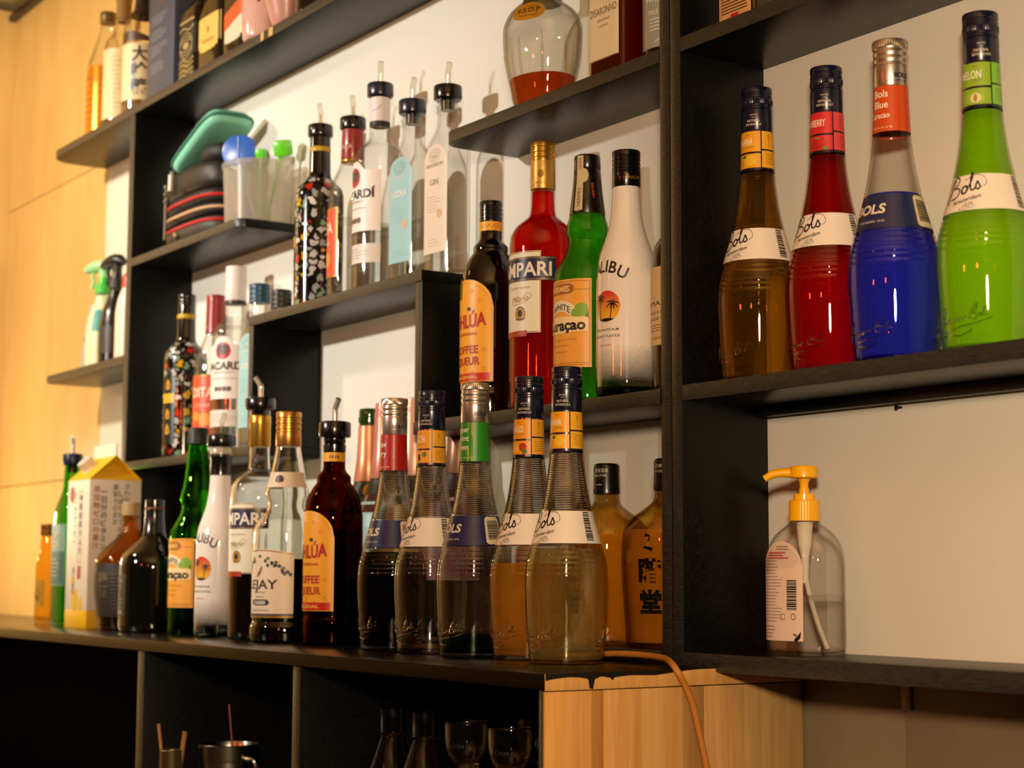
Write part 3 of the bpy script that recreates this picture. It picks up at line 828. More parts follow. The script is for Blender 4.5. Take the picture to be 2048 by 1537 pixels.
barrel_bottle('nearest ribbed bottle on the counter, pale yellow liqueur with orange banana neck label', -1.505, 1.0765, ZC+0.0001, -2, 'banana', 'new', (0.995, 0.94, 0.64), 119, g2, belly=((0.95, 0.78, 0.26), 0.06))
barrel_bottle('ribbed bottle on the counter half full of orange liqueur, mango neck label', -1.6026, 1.095, ZC+0.0001, -4, 'mango', 'new', (1.0, 0.68, 0.18), 104, g2, belly=((1.0, 0.50, 0.06), 0.14))
barrel_bottle('nearly empty ribbed bottle on the counter with silver cap and green neck label', -1.693, 1.082, ZC+0.0001, -2, None, 'old', (0.05, 0.22, 0.10), 24, g2,
              lab=('2e8f23', [('Pepper', -3, 256, 6.6, 22), ('mint', 0, 246, 6.6, 16), ('Green', -3, 236, 6.6, 21)], ''))
barrel_bottle('empty clear ribbed bottle on the counter with orange peach neck label', -1.7937, 1.085, ZC+0.0001, -8, 'peach', 'new', (0.95, 0.88, 0.78), 12, g2)
barrel_bottle('ribbed bottle on the counter holding near-black liqueur, silver cap and red neck label', -1.9005, 1.095, ZC+0.0001, -4, None, 'old', (0.035, 0.012, 0.012), 119, g2,
              lab=('b3170f', [('Straw', -4, 252, 7.4, 22), ('berry', -4, 240.5, 7.4, 22)], ''))

# ---------------------------------------------------------------- helpers for shared motifs
def palm(B, u, z, h, R, off, lean=2.0):
    """palm silhouette: trunk and fronds"""
    out = [stroke(B, [(u, z), (u+lean*0.5, z+h*0.5), (u+lean, z+h)], (1.3, 0.8), off, R)]
    cx, cz = u+lean, z+h
    for a, l in ((-25, 7), (15, 8), (60, 6.5), (110, 6), (150, 8), (195, 8), (-60, 5), (235, 5)):
        ca, sa = math.cos(deg(a)), math.sin(deg(a))
        out.append(stroke(B, [(cx, cz), (cx+ca*l*0.5, cz+sa*l*0.5+1.2), (cx+ca*l, cz+sa*l-1.6)], 1.5, off, R, taper=True))
    return out
def kanji(B, s, u, z, h, R, off, bold=0.02, gap=1.35):
    return [text(B, c, u, z-i*h*gap, h, off, R, bold=bold) for i, c in enumerate(s)]
def rules(B, u0, u1, z0, n, gap, wd, off, R, seed=1):
    """lines of small print too fine to read"""
    rnd = random.Random(seed)
    return [stroke(B, [(u0, z0-i*gap), (u0+(u1-u0)*rnd.uniform(0.6, 1), z0-i*gap)], wd, off, R) for i in range(n)]

# ---------------------------------------------------------------- coffee liqueur
KAH = Body([(0, 37), (3, 39), (22, 39.5), (32, 38.8), (37, 37.2), (44, 38.2), (120, 38.8), (165, 38.5), (187, 35.5), (206, 27), (213, 22.2), (219, 22.4), (224, 18.6), (229, 15), (240, 14.4), (256, 14.2)], step=3)
def coffee(label, x, y, z, rz, pourer):
    root = bottle('liqueur_bottle', label, x, y, z, rz, 'dark coffee liqueur bottles')
    glass_body(root, KAH, 'kah', G((0.42, 0.16, 0.05), 1.46, name='brown_glass') if pourer else P('0b0503', 0.06, coat=0.6, name='black_brown_glass'))
    liquid(root, KAH, 150 if pourer else 225, P('060302', 0.1, name='coffee_liqueur'), t=3.2)
    R = 38.6
    W = 42.0
    arch = lambda u: 138+36*math.sqrt(max(0, 1-(abs(u)/W)**2.3))
    lb = put('label', P('f0a720', 0.4, name='orange_yellow_paper'), root, patch(KAH, -W, W, 44, arch, 0.3, R, 28, 10))
    put('label_border', P('c98a1a', 0.4, name='ochre_ink'), lb, *[stroke(KAH, [(s*(W-3), 48), (s*(W-3), 136)], 0.6, 0.6, R, n=8) for s in (-1, 1)], stroke(KAH, [(W*0.93*math.sin(a/10*1.45), 136+34*math.cos(a/10*1.45)) for a in range(-10, 11)], 0.6, 0.6, R))
    put('diamond_print', P('e08f1c', 0.45, name='deep_orange_ink'), lb, *[poly(KAH, [(u-4, zz), (u, zz-4), (u+4, zz), (u, zz+4)], 0.45, R) for u, zz in ((-30, 60), (-15, 54), (0, 60), (15, 54), (30, 60), (30, 84), (-30, 84), (24, 146), (-24, 146), (12, 158), (-12, 158))])
    put('lettering', REDINK, lb, text(KAH, 'KAHLÚA', 0, 121, 17, 0.7, R, 66, 0.035, arc=-3), text(KAH, 'THE ORIGINAL', 0, 104.5, 3.6, 0.7, R, 44, 0.02),
        text(KAH, 'COFFEE', 0, 85, 10, 0.7, R, 46, 0.03), text(KAH, 'LIQUEUR', 0, 70.5, 10, 0.7, R, 50, 0.03))
    put('ribbon', P('c81e14', 0.4, name='red_ribbon'), lb, patch(KAH, -38, 38, 45, 55, 0.7, R))
    put('ribbon_lettering', P('f3c04a', 0.4, name='yellow_ink'), lb, text(KAH, 'ORIGINAL', 0, 50, 4.2, 1.0, R, 46, 0.02))
    put('coffee_bean', P('3a1c0c', 0.4, name='bean_ink'), lb, disc(KAH, 9, 136, 3.4, 2.4, 0.7, R))
    if not pourer: put('hologram_strip', P('9a8420', 0.25, metal=0.5, name='hologram'), lb, patch(KAH, -17, -7, 150, 176, 0.7, R))
    nb = put('neck_label', P('e9a51f', 0.4, name='orange_yellow_paper'), root, patch(KAH, -45, 45, 239.5, 251.5, 0.4, 14.3, 40, 2))
    if pourer:
        put('neck_lettering', INK, nb, text(KAH, '1936', 15, 245.5, 4.2, 0.7, 14.3, 13, 0.02), text(KAH, '1936', -14, 245.5, 4.2, 0.7, 14.3, 13, 0.02))
        rev('neck_rim', [(252, 13), (253, 15), (257, 15.2), (262, 15.2), (263, 13.5), (266, 14.8), (270, 14.8), (272, 13)], BLACKP, root)
        finish_pourer(root, 272, 21.5, BLACKP, P('d8d2c8', 0.15, metal=0.6, name='spout_metal'), aim=deg(90), ringh=21)
    else:
        put('neck_print', REDINK, nb, stroke(KAH, [(-42+i*3, 243 if i % 2 else 248) for i in range(29)], 0.9, 0.7, 14.3, n=1))
        rev('cap', ring_cap(252, 279, 14.9, 4), BLACKP, root)
    return root
coffee('dark coffee liqueur bottle with orange label and black screw cap on the middle shelf', -1.855, 1.208, Z4, 0, False)
coffee('brown coffee liqueur bottle with orange label and pourer standing on the counter', -2.0666, 1.10, ZC+0.0001, 2, True)

# ---------------------------------------------------------------- red bitter
CAM = Body([(0, 38.5), (3, 40.4), (10, 40.8), (198, 40.8), (213, 39.6), (227, 32), (236, 21.5), (241, 16.8), (255, 15.3), (273, 14.9), (318, 14.5)], step=3)
def bitter(label, x, y, z, rz, pourer):
    root = bottle('aperitif_bottle', label, x, y, z, rz, 'red bitter bottles')
    if pourer:
        glass_body(root, CAM, 'cam', CLEAR); liquid(root, CAM, 105, P('1c0404', 0.08, name='dark_red_bitter'))
    else:
        glass_body(root, CAM, 'cam', THIN); liquid(root, CAM, 270, LQ((0.90, 0.025, 0.015), (0.70, 0.008, 0.004), 0.22, name='red_bitter'), t=1.9)
    R = 40.8
    lb = put('label', P('e6e0cc', 0.4, name='ivory_paper'), root, patch(CAM, -37, 37, 92, 191, 0.3, R, 26, 4))
    put('gold_border', GOLDINK, lb, stroke(CAM, [(-36, 190), (36, 190)], 1.0, 0.6, R, n=14), stroke(CAM, [(-36, 93.2), (36, 93.2)], 1.0, 0.6, R), stroke(CAM, [(36, 93), (36, 190)], 0.8, 0.6, R), stroke(CAM, [(-36, 93), (-36, 190)], 0.8, 0.6, R))
    bn = put('name_band', P('1a2347', 0.35, name='navy_paper'), lb, patch(CAM, -55, 55, 155, 184, 0.7, R, 40, 2))
    put('band_border', GOLDINK, bn, patch(CAM, -55, 55, 156.2, 157, 0.95, R, 40, 1), patch(CAM, -55, 55, 182, 182.8, 0.95, R, 40, 1))
    put('lettering', P('eadcd0', 0.4, name='pale_ink'), bn, text(CAM, 'CAMPARI', 2, 169.5, 17.5, 1.0, R, 96, 0.02))
    put('script', GOLDINK, lb, text(CAM, 'Milano', 8, 134, 7.5, 0.7, R, 26, shear=0.35, rot=0.1), stroke(CAM, [(-8, 128), (4, 127), (18, 130), (26, 137), (20, 140), (14, 134)], 0.5, 0.7, R), text(CAM, 'DAVIDE CAMPARI', 8, 147, 2.4, 0.7, R, 32))
    put('emblem', P('b98a22', 0.4, name='crest_gold'), lb, disc(CAM, 10, 115, 8.5, 8.5, 0.6, R)); put('emblem_detail', INK, lb, disc(CAM, 10, 116, 3.6, 4.4, 0.8, R), stroke(CAM, [(3, 109), (17, 109)], 1.2, 0.8, R), stroke(CAM, [(4, 121), (10, 124), (16, 121)], 1.0, 0.8, R))
    rb = put('ribbon', P('b02015', 0.4, name='red_ribbon'), lb, patch(CAM, -20, 20, 88, 95, 0.75, R)); put('ribbon_lettering', GOLDINK, rb, text(CAM, 'BITTER', 0, 91.5, 3, 1.0, R, 24))
    if pourer:
        rev('foil_sleeve', [(273, 15.2), (274, 15.7), (306, 15.5), (309, 16.2), (312, 15.4), (315, 16.0), (318, 15)], GOLD, root)
        rev('glass_collar', [(318, 14.6), (326, 14.6)], CLEAR, root)
        finish_pourer(root, 327, 22, BLACKP, P('cfc8bb', 0.15, metal=0.7, name='spout_metal2'), aim=deg(-60), ringh=17)
    else:
        sl = rev('foil_sleeve', [(273, 15.2), (274, 15.5), (308, 15.3)], P('c79a4a', 0.4, metal=0.6, name='foil_gold'), root)
        C = Body([(270, 15.5), (310, 15.5)], step=10)
        put('foil_lettering', P('8f6a2a', 0.4, metal=0.5, name='embossed_gold'), sl, disc(C, 12, 291, 4, 5, 0.2, 15.5), text(C, 'MILANO', 12, 280, 2.6, 0.2, 15.5, 14))
        rev('cap', ring_cap(308, 333, 15.6, 3, wob=0.8), GOLD, root)
    return root
bitter('bottle of bright red bitter with navy name band and gold cap on the middle shelf', -1.739, 1.208, Z4, 0, False)
bitter('nearly empty bitter bottle with gold sleeve and black pourer on the counter', -2.300, 1.103, ZC+0.0001, 4, True)

# ---------------------------------------------------------------- green curacao
CUR = Body([(0, 37.5), (3, 39.2), (10, 39.6), (140, 39.4), (157, 37), (166, 33), (175, 28), (186, 23.5), (194, 22.2), (203, 25.2), (211, 24.4), (222, 21.5), (228, 20.2), (250, 17.4), (278, 15.2), (296, 13.5)], step=2.5, seg=64)
def curacao(label, x, y, z, rz, full):
    root = bottle('liqueur_bottle', label, x, y, z, rz, 'green curacao bottles')
    if full:
        glass_body(root, CUR, 'cur', thin_glass((0.75, 0.97, 0.55), (0.10, 0.30, 0.03), 'thin_green_glass')); liquid(root, CUR, 226, LQ((0.32, 0.92, 0.03), (0.12, 0.70, 0.006), 0.22, name='green_liqueur'), t=1.9)
    else:
        glass_body(root, CUR, 'cur', G((0.32, 0.78, 0.10), 1.46, name='green_glass')); liquid(root, CUR, 44, G((0.05, 0.25, 0.03), 1.36, name='green_dregs'))
    # moulded flutes round the shoulder
    mb = MB()
    for i in range(24):
        a = 2*PI*i/24
        pts = []
        for zz in (143, 150, 157, 163):
            r = CUR.at(zz)[1]; pts.append((r*MM*math.sin(a), -r*MM*math.cos(a), zz*MM))
        mb.add(*tubev(pts, [0.4*MM, 1.0*MM, 1.0*MM, 0.4*MM], 6))
    mb.obj('flutes', thin_glass((0.75, 0.97, 0.55), (0.10, 0.30, 0.03), 'thin_green_glass') if full else G((0.32, 0.78, 0.10), 1.46, name='green_glass'), root)
    R = 39.5; W = 42
    lb = put('label', P('eda53c', 0.42, name='orange_label_paper'), root, patch(CUR, -W, W, 41, 144, 0.3, R, 30, 4))
    BR = P('a5611e', 0.45, name='brown_ink')
    fr = [(-W+2.5, 44), (W-2.5, 44), (W-2.5, 141), (-W+2.5, 141)]
    put('label_border', BR, lb, *[patch(CUR, -W+2, W-2, zz, zz+0.7, 0.6, R, 28, 1) for zz in (43.5, 46, 131, 141)], *[patch(CUR, u, u+0.7, 43.5, 141.5, 0.6, R, 1, 4) for u in (-W+2, W-2.7)])
    put('maker_plate', BR, lb, patch(CUR, -21, 21, lambda u: 127+max(0, abs(u)-17)*0.8, lambda u: 139-max(0, abs(u)-17)*0.8, 0.75, R))
    put('maker_lettering', P('f2c477', 0.4, name='pale_orange_ink'), lb, text(CUR, 'HERMES', 0, 133, 6.4, 1.0, R, 31, 0.03))
    put('white_banner', P('eadfc0', 0.45, name='cream_ink'), lb, patch(CUR, -19, 22, lambda u: 107-((u-1)/22)**2*11, lambda u: 120-((u-1)/22)**2*9, 0.65, R))
    put('lettering', INK, lb, text(CUR, 'WHITE', 1.5, 112.5, 7.4, 0.95, R, 30, 0.012, arc=5), text(CUR, 'uraçao', 10, 91, 12.5, 1.1, R, 50, 0.035), text(CUR, 'C', -22, 92.5, 15, 1.1, R, 15, 0.035))
    put('name_plate', P('f3d9a0', 0.45, name='cream_plate'), lb, patch(CUR, -34, 38, lambda u: 81+abs(u)*0.05, lambda u: 101-abs(u)*0.06, 0.8, R))
    put('lime_print', P('7fae32', 0.45, name='lime_ink'), lb, disc(CUR, 30, 108, 8.5, 7.5, 0.7, R), disc(CUR, 24, 104, 6.5, 5.5, 0.74, R))
    put('leaf_print', P('3f7a22', 0.45, name='leaf_ink'), lb, poly(CUR, [(18, 102), (24, 106), (30, 101), (24, 98)], 0.78, R), poly(CUR, [(34, 101), (38, 106), (39, 97), (35, 94)], 0.78, R))
    put('small_print', BR, lb, text(CUR, 'For use in Cocktails', 6, 74, 2.4, 0.7, R, 36, shear=0.3), text(CUR, 'Product of Suntory', 2, 67, 2.2, 0.7, R, 26, shear=0.3), text(CUR, 'Made in Japan', 2, 60, 2.2, 0.7, R, 20, shear=0.3))
    if full:
        cap = rev('foil_sleeve', [(225, 20.9), (226, 21.2), (250, 18.2), (268, 16.4), (278, 15.9), (279, 15.4), (280, 15.9), (293, 15.6), (295.5, 14.9), (296.5, 13)], P('120c08', 0.25, coat=0.3, name='black_foil'), root)
        C = Body([(224, 21.4), (250, 18.4), (268, 16.6), (280, 16.1), (296, 15.8)], step=4)
        ts = put('tax_strip', P('cdb98a', 0.5, name='cream_strip'), cap, patch(C, -6+8, 3+8, 228, 294, 0.2, 17, 4, 12), disc(C, 11, 270, 6.5, 8.5, 0.28, 17))
        put('strip_lettering', INK, ts, text(C, 'HERMES', 6.5, 244, 4, 0.5, 17, 22, rot=PI/2), text(C, 'LIQUEUR', 6.5, 284, 3.5, 0.5, 17, 14, rot=PI/2))
        put('foil_lettering', P('c05a18', 0.4, name='orange_ink'), cap, text(C, 'HERMES', 22, 252, 3.2, 0.3, 17, 18, rot=PI/2+0.05))
    else:
        rev('stopper', [(288, 14), (289, 16.2), (311, 15.6), (313, 14.4), (313.5, 12)], P('12100e', 0.5, name='black_rubber'), root)
    return root
curacao('full green curacao bottle with orange label and long black foil neck on the middle shelf', -1.643, 1.205, Z4, 0, True)
curacao('nearly empty green curacao bottle with orange label and short black stopper on the counter', -2.4995, 1.095, ZC+0.0001, 2, False)

# ---------------------------------------------------------------- white coconut rum
MAL = Body([(0, 30.5), (3, 33.2), (18, 34.6), (60, 34.4), (135, 33.9), (158, 30.8), (175, 25.2), (192, 20), (212, 16.7), (238, 15.2), (276, 14.6)], step=3)
SUN = grad_mat('sunset_print', 'f0c02a', 'd01f3c', 0.082, 0.116)
def coconut(label, x, y, z, rz, pourer):
    root = bottle('rum_bottle', label, x, y, z, rz, 'white coconut rum bottles')
    glass_body(root, MAL, 'mal', fade_white())
    R = 34.2
    put('lettering', P('2a2522', 0.4, name='charcoal_ink'), root, *[text(MAL, c, u, zz, 13.5, 0.25, R, None, 0.02, rot=ro) for c, u, zz, ro in
        (('M', -25, 137, 0.42), ('A', -13, 142.5, 0.22), ('L', -3, 144.5, 0.05), ('I', 4, 144.5, -0.05), ('B', 12.5, 142.5, -0.22), ('U', 24, 136.5, -0.42))])
    em = put('emblem', SUN, root, disc(MAL, 4, 99, 17.5, 17.5, 0.25, R))
    put('palm_print', INK, em, *palm(MAL, -5, 84, 24, R, 0.55, -1), *palm(MAL, 9, 84, 17, R, 0.55, 3), patch(MAL, -7, 14, lambda u: 82+((u-4)/11)**2*3, lambda u: 86-abs(u-4)*0.12, 0.5, R, 8, 1))
    put('small_lettering', INK, root, text(MAL, 'WITH WHITE RUM', 2, 73, 2.9, 0.25, R, 35, 0.01), text(MAL, 'COCONUT FLAVOUR', 2, 66, 2.9, 0.25, R, 38, 0.01))
    put('red_lettering', REDINK, root, text(MAL, '- ORIGINAL -', 2, 56, 2.4, 0.25, R, 22))
    if pourer:
        rev('neck_sleeve', [(236, 15.3), (237, 15.9), (260, 15.5), (262, 16.4), (266, 16.2), (267, 14.5)], BLACKP, root)
        rev('glass_rim', [(267, 15.2), (268, 16.4), (276, 16.6), (278, 15.6)], P('b9ad98', 0.15, coat=0.4, name='cloudy_glass_rim'), root)
        finish_pourer(root, 279, 21.5, BLACKP, thin_glass((0.9, 0.88, 0.82), (0.5, 0.45, 0.38), 'clear_plastic'), aim=deg(80), ringh=18)
    else:
        cap = rev('cap', ring_cap(237, 279, 16.0, 4, foot=17), BLACKP, root)
        C = Body([(236, 16), (280, 16)], step=10)
        put('cap_lettering', GOLDINK, cap, text(C, 'MALIBU', 24, 247, 4.0, 0.25, 16, 17, rot=0.1), poly(C, [(12, 243), (14, 248), (11, 252), (16, 250), (15, 245)], 0.25, 16))
    return root
coconut('white coconut rum bottle with palm sunset emblem and black cap on the middle shelf', -1.543, 1.186, Z4, 5, False)
coconut('white coconut rum bottle with black pourer on the counter', -2.4035, 1.09, ZC+0.0001, 12, True)

# ---------------------------------------------------------------- whisky half hidden by the post
WH = Body([(0, 33.5), (3, 35.5), (140, 36), (160, 33.5), (173, 26), (182, 17), (200, 14.5), (262, 13.8)], step=4)
root = bottle('whisky_bottle', 'dark whisky bottle with cream label half hidden behind the shelf post', -1.4785, 1.2155, Z4, 0)
glass_body(root, WH, 'wh', P('17110a', 0.06, coat=0.6, name='dark_whisky_glass'))
lb = put('label', P('d9b98a', 0.5, name='cream_label'), root, patch(WH, -44, 44, 52, 138, 0.3, 35.8, 26, 3))
put('lettering', INK, lb, text(WH, 'YAMAZAKI', 0, 98, 5.2, 0.6, 35.8, 70), text(WH, 'SINGLE MALT', 0, 88, 3, 0.6, 35.8, 44), text(WH, 'JAPANESE WHISKY', 0, 81, 3, 0.6, 35.8, 58), *rules(WH, -26, 26, 74, 3, 3, 0.5, 0.6, 35.8), text(WH, 'SUNTORY', 0, 60, 3, 0.6, 35.8, 22))
rev('cap', ring_cap(250, 290, 15, 2), BLACKP, root)

# ---------------------------------------------------------------- white rum, vodka, gin, lychee, floral bottles
BAC = Body([(0, 35.5), (3, 37), (182, 37.3), (194, 36), (206, 31), (216, 21), (224, 15.6), (243, 14.3), (284, 13.8)], step=3)
def rum(label, x, y, z, rz, pourer):
    root = bottle('rum_bottle', label, x, y, z, rz, 'clear white rum bottles')
    glass_body(root, BAC, 'bac', THIN)
    liquid(root, BAC, 96 if pourer else 206, THINLIQ, t=1.9)
    R = 37.2; W = 46
    lb = put('label', P('ecdfd8', 0.45, name='pale_paper'), root, patch(BAC, -W, W, 85, lambda u: 172+14*math.exp(-(u/17)**4), 0.3, R, 40, 3))
    lo = put('lower_label', P('dccfc8', 0.45, name='pale_paper2'), root, patch(BAC, -W, W, 40, 67, 0.3, R, 30, 2))
    em = put('emblem', P('b3202a', 0.4, name='bat_red'), lb, disc(BAC, 0, 163, 14, 14, 0.6, R))
    put('emblem_detail', P('5a4a48', 0.45, name='bat_grey'), em, disc(BAC, 0, 165, 10.5, 8.5, 0.8, R)); put('bat_print', INK, em, poly(BAC, [(-10, 167), (-5, 171), (0, 168), (5, 171), (10, 167), (4, 163), (0, 159), (-4, 163)], 1.0, R))
    put('lettering', INK, lb, text(BAC, 'BACARDÍ', 0, 139, 12.5, 0.6, R, 76, 0.035), text(BAC, 'CARTA BLANCA', 0, 128, 3, 0.6, R, 40), text(BAC, 'SUPERIOR WHITE RUM', 0, 118, 2.2, 0.6, R, 48))
    put('medal_print', P('6a5450', 0.45, name='medal_ink'), lb, *[disc(BAC, u, 101, 4.2, 4.2, 0.6, R) for u in (-12, -4, 4, 12)])
    put('fine_print', P('9a8a86', 0.45, name='grey_ink'), lo, *rules(BAC, -34, 34, 60, 4, 4.2, 0.7, 0.6, R))
    if pourer:
        nl = put('neck_label', P('e2d6d6', 0.45, name='neck_paper'), root, patch(BAC, -44, 44, 245, 283, 0.4, 14.1, 40, 2)); put('neck_stripe', INK, nl, patch(BAC, -44, 44, 242, 248, 0.6, 14.1, 40, 1))
        put('neck_signature', INK, nl, stroke(BAC, [(4, 262), (9, 264), (14, 266), (19, 272)], 0.5, 0.7, 14.1))
        finish_pourer(root, 285, 19, NAVY, thin_glass((0.9, 0.88, 0.82), (0.5, 0.45, 0.38), 'clear_plastic'), aim=deg(70), ringh=20)
    else:
        cap = rev('cap', ring_cap(245, 306, 17.2, 2, foot=34, wob=0.3), P('e9dedd', 0.4, name='white_cap'), root)
        rev('cap_stripe', [(243, 16.6), (243.4, 17.35), (249, 17.35), (249.4, 16.6)], P('2a2422', 0.4, name='dark_band'), cap)
    return root
rum('clear white rum bottle with navy pourer on the upper shelf', -2.147, 1.208, Z3, -6, True)
rum('clear white rum bottle with white cap in the lower left cell', -2.6237, 1.21, Z4, 34, False)

FLA = Body([(0, 31, 19.5, 5), (3, 32, 20.5, 5), (165, 32, 20.5, 5), (178, 29.5, 19.5, 4), (192, 21, 16.5, 2.6), (202, 14.8, 14.4, 2.1), (208, 13.7, 13.7, 2), (240, 13.2, 13.2, 2)], step=3, seg=64)
def flask(kind, label, x, y, z, rz, pourer, liq=True):
    col, word, capm = {'vodka': ('9cc6cc', 'VODKA', P('1d4a66', 0.35, name='blue_cap')), 'gin': ('e6d6c4', 'GIN', P('15110f', 0.4, name='black_cap'))}[kind]
    root = bottle(kind+'_bottle', label, x, y, z, rz, 'flat-sided clear spirit bottles')
    glass_body(root, FLA, 'fla', THIN)
    if liq: liquid(root, FLA, 92 if kind == 'vodka' else 30, THINLIQ, t=1.9)
    lb = put('label', P(col, 0.5, name=kind+'_label_paper'), root, patch(FLA, -27.5, 27.5, 30, lambda u: 150+27*math.sqrt(max(0, 1-(u/27.6)**2)), 0.4, 1, 22, 3))
    ink = P('7fb0b8' if kind == 'vodka' else 'a99c8c', 0.5, name='pale_print'); wk = WHITEINK if kind == 'vodka' else P('8f8478', 0.5, name='grey_print')
    put('lettering', wk, lb, text(FLA, word, 0, 126, 8.5, 0.7, 1, 36 if kind == 'vodka' else 20, 0.01), text(FLA, 'WILKINSON', 0, 149, 5, 0.7, 1, 40), text(FLA, 'THE FINE', 0, 160, 2.2, 0.7, 1, 14))
    put('small_print', ink, lb, *rules(FLA, -16, 16, 106, 6, 4, 0.6, 0.7, 1), *rules(FLA, -14, 14, 48, 3, 4, 0.6, 0.7, 1))
    put('seal_print', P('dcb38a', 0.45, metal=0.2, name='copper_seal'), lb, disc(FLA, 13, 82, 6, 6, 0.7, 1))
    if pourer:
        finish_pourer(root, 240, 19.3, NAVY if kind == 'vodka' else BLACKP, thin_glass((0.9, 0.88, 0.82), (0.5, 0.45, 0.38), 'clear_plastic'), aim=deg(70), ringh=20)
        rev('neck_thread', [(221, 13.8), (222, 15), (224, 15), (225, 13.9), (228, 13.9), (229, 15.2), (231, 15.2), (232, 13.9)], THIN, root, cap0=False, cap1=False)
    else:
        rev('cap', ring_cap(226, 256, 16.6, 3, wob=0.4), capm, root)
    return root
flask('vodka', 'flat vodka bottle with pale blue label and navy pourer on the upper shelf', -2.056, 1.208, Z3, 4, True)
flask('gin', 'flat gin bottle with cream label and black pourer at the end of the upper shelf', -1.966, 1.21, Z3, 2, True)
flask('vodka', 'flat vodka bottle with pale blue label and blue screw cap beside the white rum', -2.486, 1.187, Z4, 6, False)
flask('gin', 'black screw cap of a gin bottle rising behind the upper shelf', -2.5179, 1.2405, Z4, 0, False)

DIT = Body([(0, 33.5), (3, 35), (120, 35), (150, 34), (172, 30), (190, 22), (206, 16.5), (216, 15), (252, 14.4)], step=3)
def lychee(label, x, y, z, rz, pourer):
    root = bottle('liqueur_bottle', label, x, y, z, rz, 'lychee liqueur bottles')
    glass_body(root, DIT, 'dit', THIN); liquid(root, DIT, 118, THINLIQ, t=1.9)
    R = 35
    lb = put('label', P('d2502c', 0.4, name='coral_paper'), root, patch(DIT, -30, 30, 32, 132, 0.3, R, 22, 3))
    put('label_border', GOLDINK, lb, *[patch(DIT, -31, 31, zz, zz+2, 0.4, R, 20, 1) for zz in (31, 131)], *[patch(DIT, u, u+2, 31, 133, 0.4, R, 1, 4) for u in (-31, 29)])
    put('lettering', P('f2d9c0', 0.45, name='pale_ink2'), lb, text(DIT, 'DITA', 0, 104, 16, 0.7, R, 44, 0.02), text(DIT, 'LYCHEE', 0, 82, 5, 0.7, R, 30))
    put('flower_print', P('e8932c', 0.45, name='orange_flower'), lb, disc(DIT, 6, 58, 11, 11, 0.6, R), disc(DIT, -12, 64, 8, 8, 0.6, R))
    redc = P('8f1616', 0.35, coat=0.2, name='red_capsule')
    if pourer:
        sl = rev('neck_sleeve', [(205, 16.5), (206, 17), (252, 15.6), (253, 14.8)], redc, root)
        C = Body([(204, 17.2), (254, 15.8)], step=10)
        put('sleeve_lettering', P('d9b79a', 0.4, name='pale_pink_ink'), sl, text(C, 'DITA', 14, 226, 7, 0.25, 16.4, 20), text(C, 'DITA', -24, 226, 7, 0.25, 16.4, 20)); rev('sleeve_rim', [(204, 16.4), (204.4, 17.3), (206, 17.3), (206.4, 16.6)], GOLD, sl)
        finish_pourer(root, 253, 19.2, BLACKP, thin_glass((0.9, 0.88, 0.82), (0.5, 0.45, 0.38), 'clear_plastic'), aim=deg(75), ringh=19)
    else:
        cap = rev('cap', [(205, 16.6), (206, 17.2), (262, 16), (268, 16.4), (270, 15.6), (270.6, 13)], redc, root)
        C = Body([(204, 17.4), (262, 16.2)], step=10)
        put('cap_lettering', P('d9b79a', 0.4, name='pale_pink_ink'), cap, text(C, 'DITA', 22, 216, 7, 0.25, 17, 18), text(C, 'DITA', -14, 216, 7, 0.25, 17, 18))
    return root
lychee('clear lychee liqueur bottle with red neck sleeve and black pourer on the upper shelf', -2.2237, 1.206, Z3, -24, True)
lychee('clear lychee liqueur bottle with tall red capsule in the lower left cell', -2.712, 1.215, Z4, 30, False)

PAT = Body([(0, 34), (3, 36.2), (168, 36.6), (182, 34), (192, 25), (202, 17), (214, 15.2), (262, 14.4)], step=3)
def floral(label, x, y, z, rz, pourer):
    root = bottle('spirit_bottle', label, x, y, z, rz, 'black floral print bottles')
    glass_body(root, PAT, 'pat', pattern_mat())
    BG = P('0b0907', 0.08, coat=0.5, name='black_glass')
    rev('neck', [(200, 18.6), (202, 17.4), (208, 16.4), (262, 15.2)], BG, root, cap0=False, cap1=False)
    rg = rev('neck_ring', [(239, 15.6), (240, 16.1), (246, 16.0), (247, 15.4)], P('c49a1c', 0.4, name='yellow_band'), root, cap0=False, cap1=False)
    lb = put('label', P('10100c', 0.3, name='black_label'), root, patch(PAT, -17, 13, 22, lambda u: 128+14*math.sqrt(max(0, 1-((u+2)/15.5)**2)), 0.3, 36.5, 14, 3))
    put('flame_print', P('d6a21a', 0.4, name='yellow_flame'), lb, patch(PAT, -16, 12, 92, 108, 0.6, 36.5), *[poly(PAT, [(u-5, zz-7), (u, zz-10), (u+5, zz-7), (u+4, zz+2), (u, zz+9), (u-4, zz+2)], 0.6, 36.5) for u, zz in ((-2, 124), (-2, 74), (-2, 48))])
    put('red_print', P('b8321c', 0.4, name='red_flame'), lb, *[poly(PAT, [(u-2.4, zz-5), (u, zz-6), (u+2.4, zz-5), (u, zz+4)], 0.8, 36.5) for u, zz in ((-2, 124), (-2, 74), (-2, 48))])
    if pourer: finish_pourer(root, 263, 19, BLACKP, thin_glass((0.9, 0.88, 0.82), (0.5, 0.45, 0.38), 'clear_plastic'), aim=deg(75), ringh=19)
    else: rev('cap', ring_cap(258, 282, 15.4, 3), BLACKP, root)
    return root
floral('black bottle printed with pale flowers and fitted with a pourer on the upper shelf', -2.324, 1.205, Z3, -26, True)
floral('black bottle printed with pale flowers and a small screw cap in the lower left cell', -2.80, 1.2, Z4, 20, False)

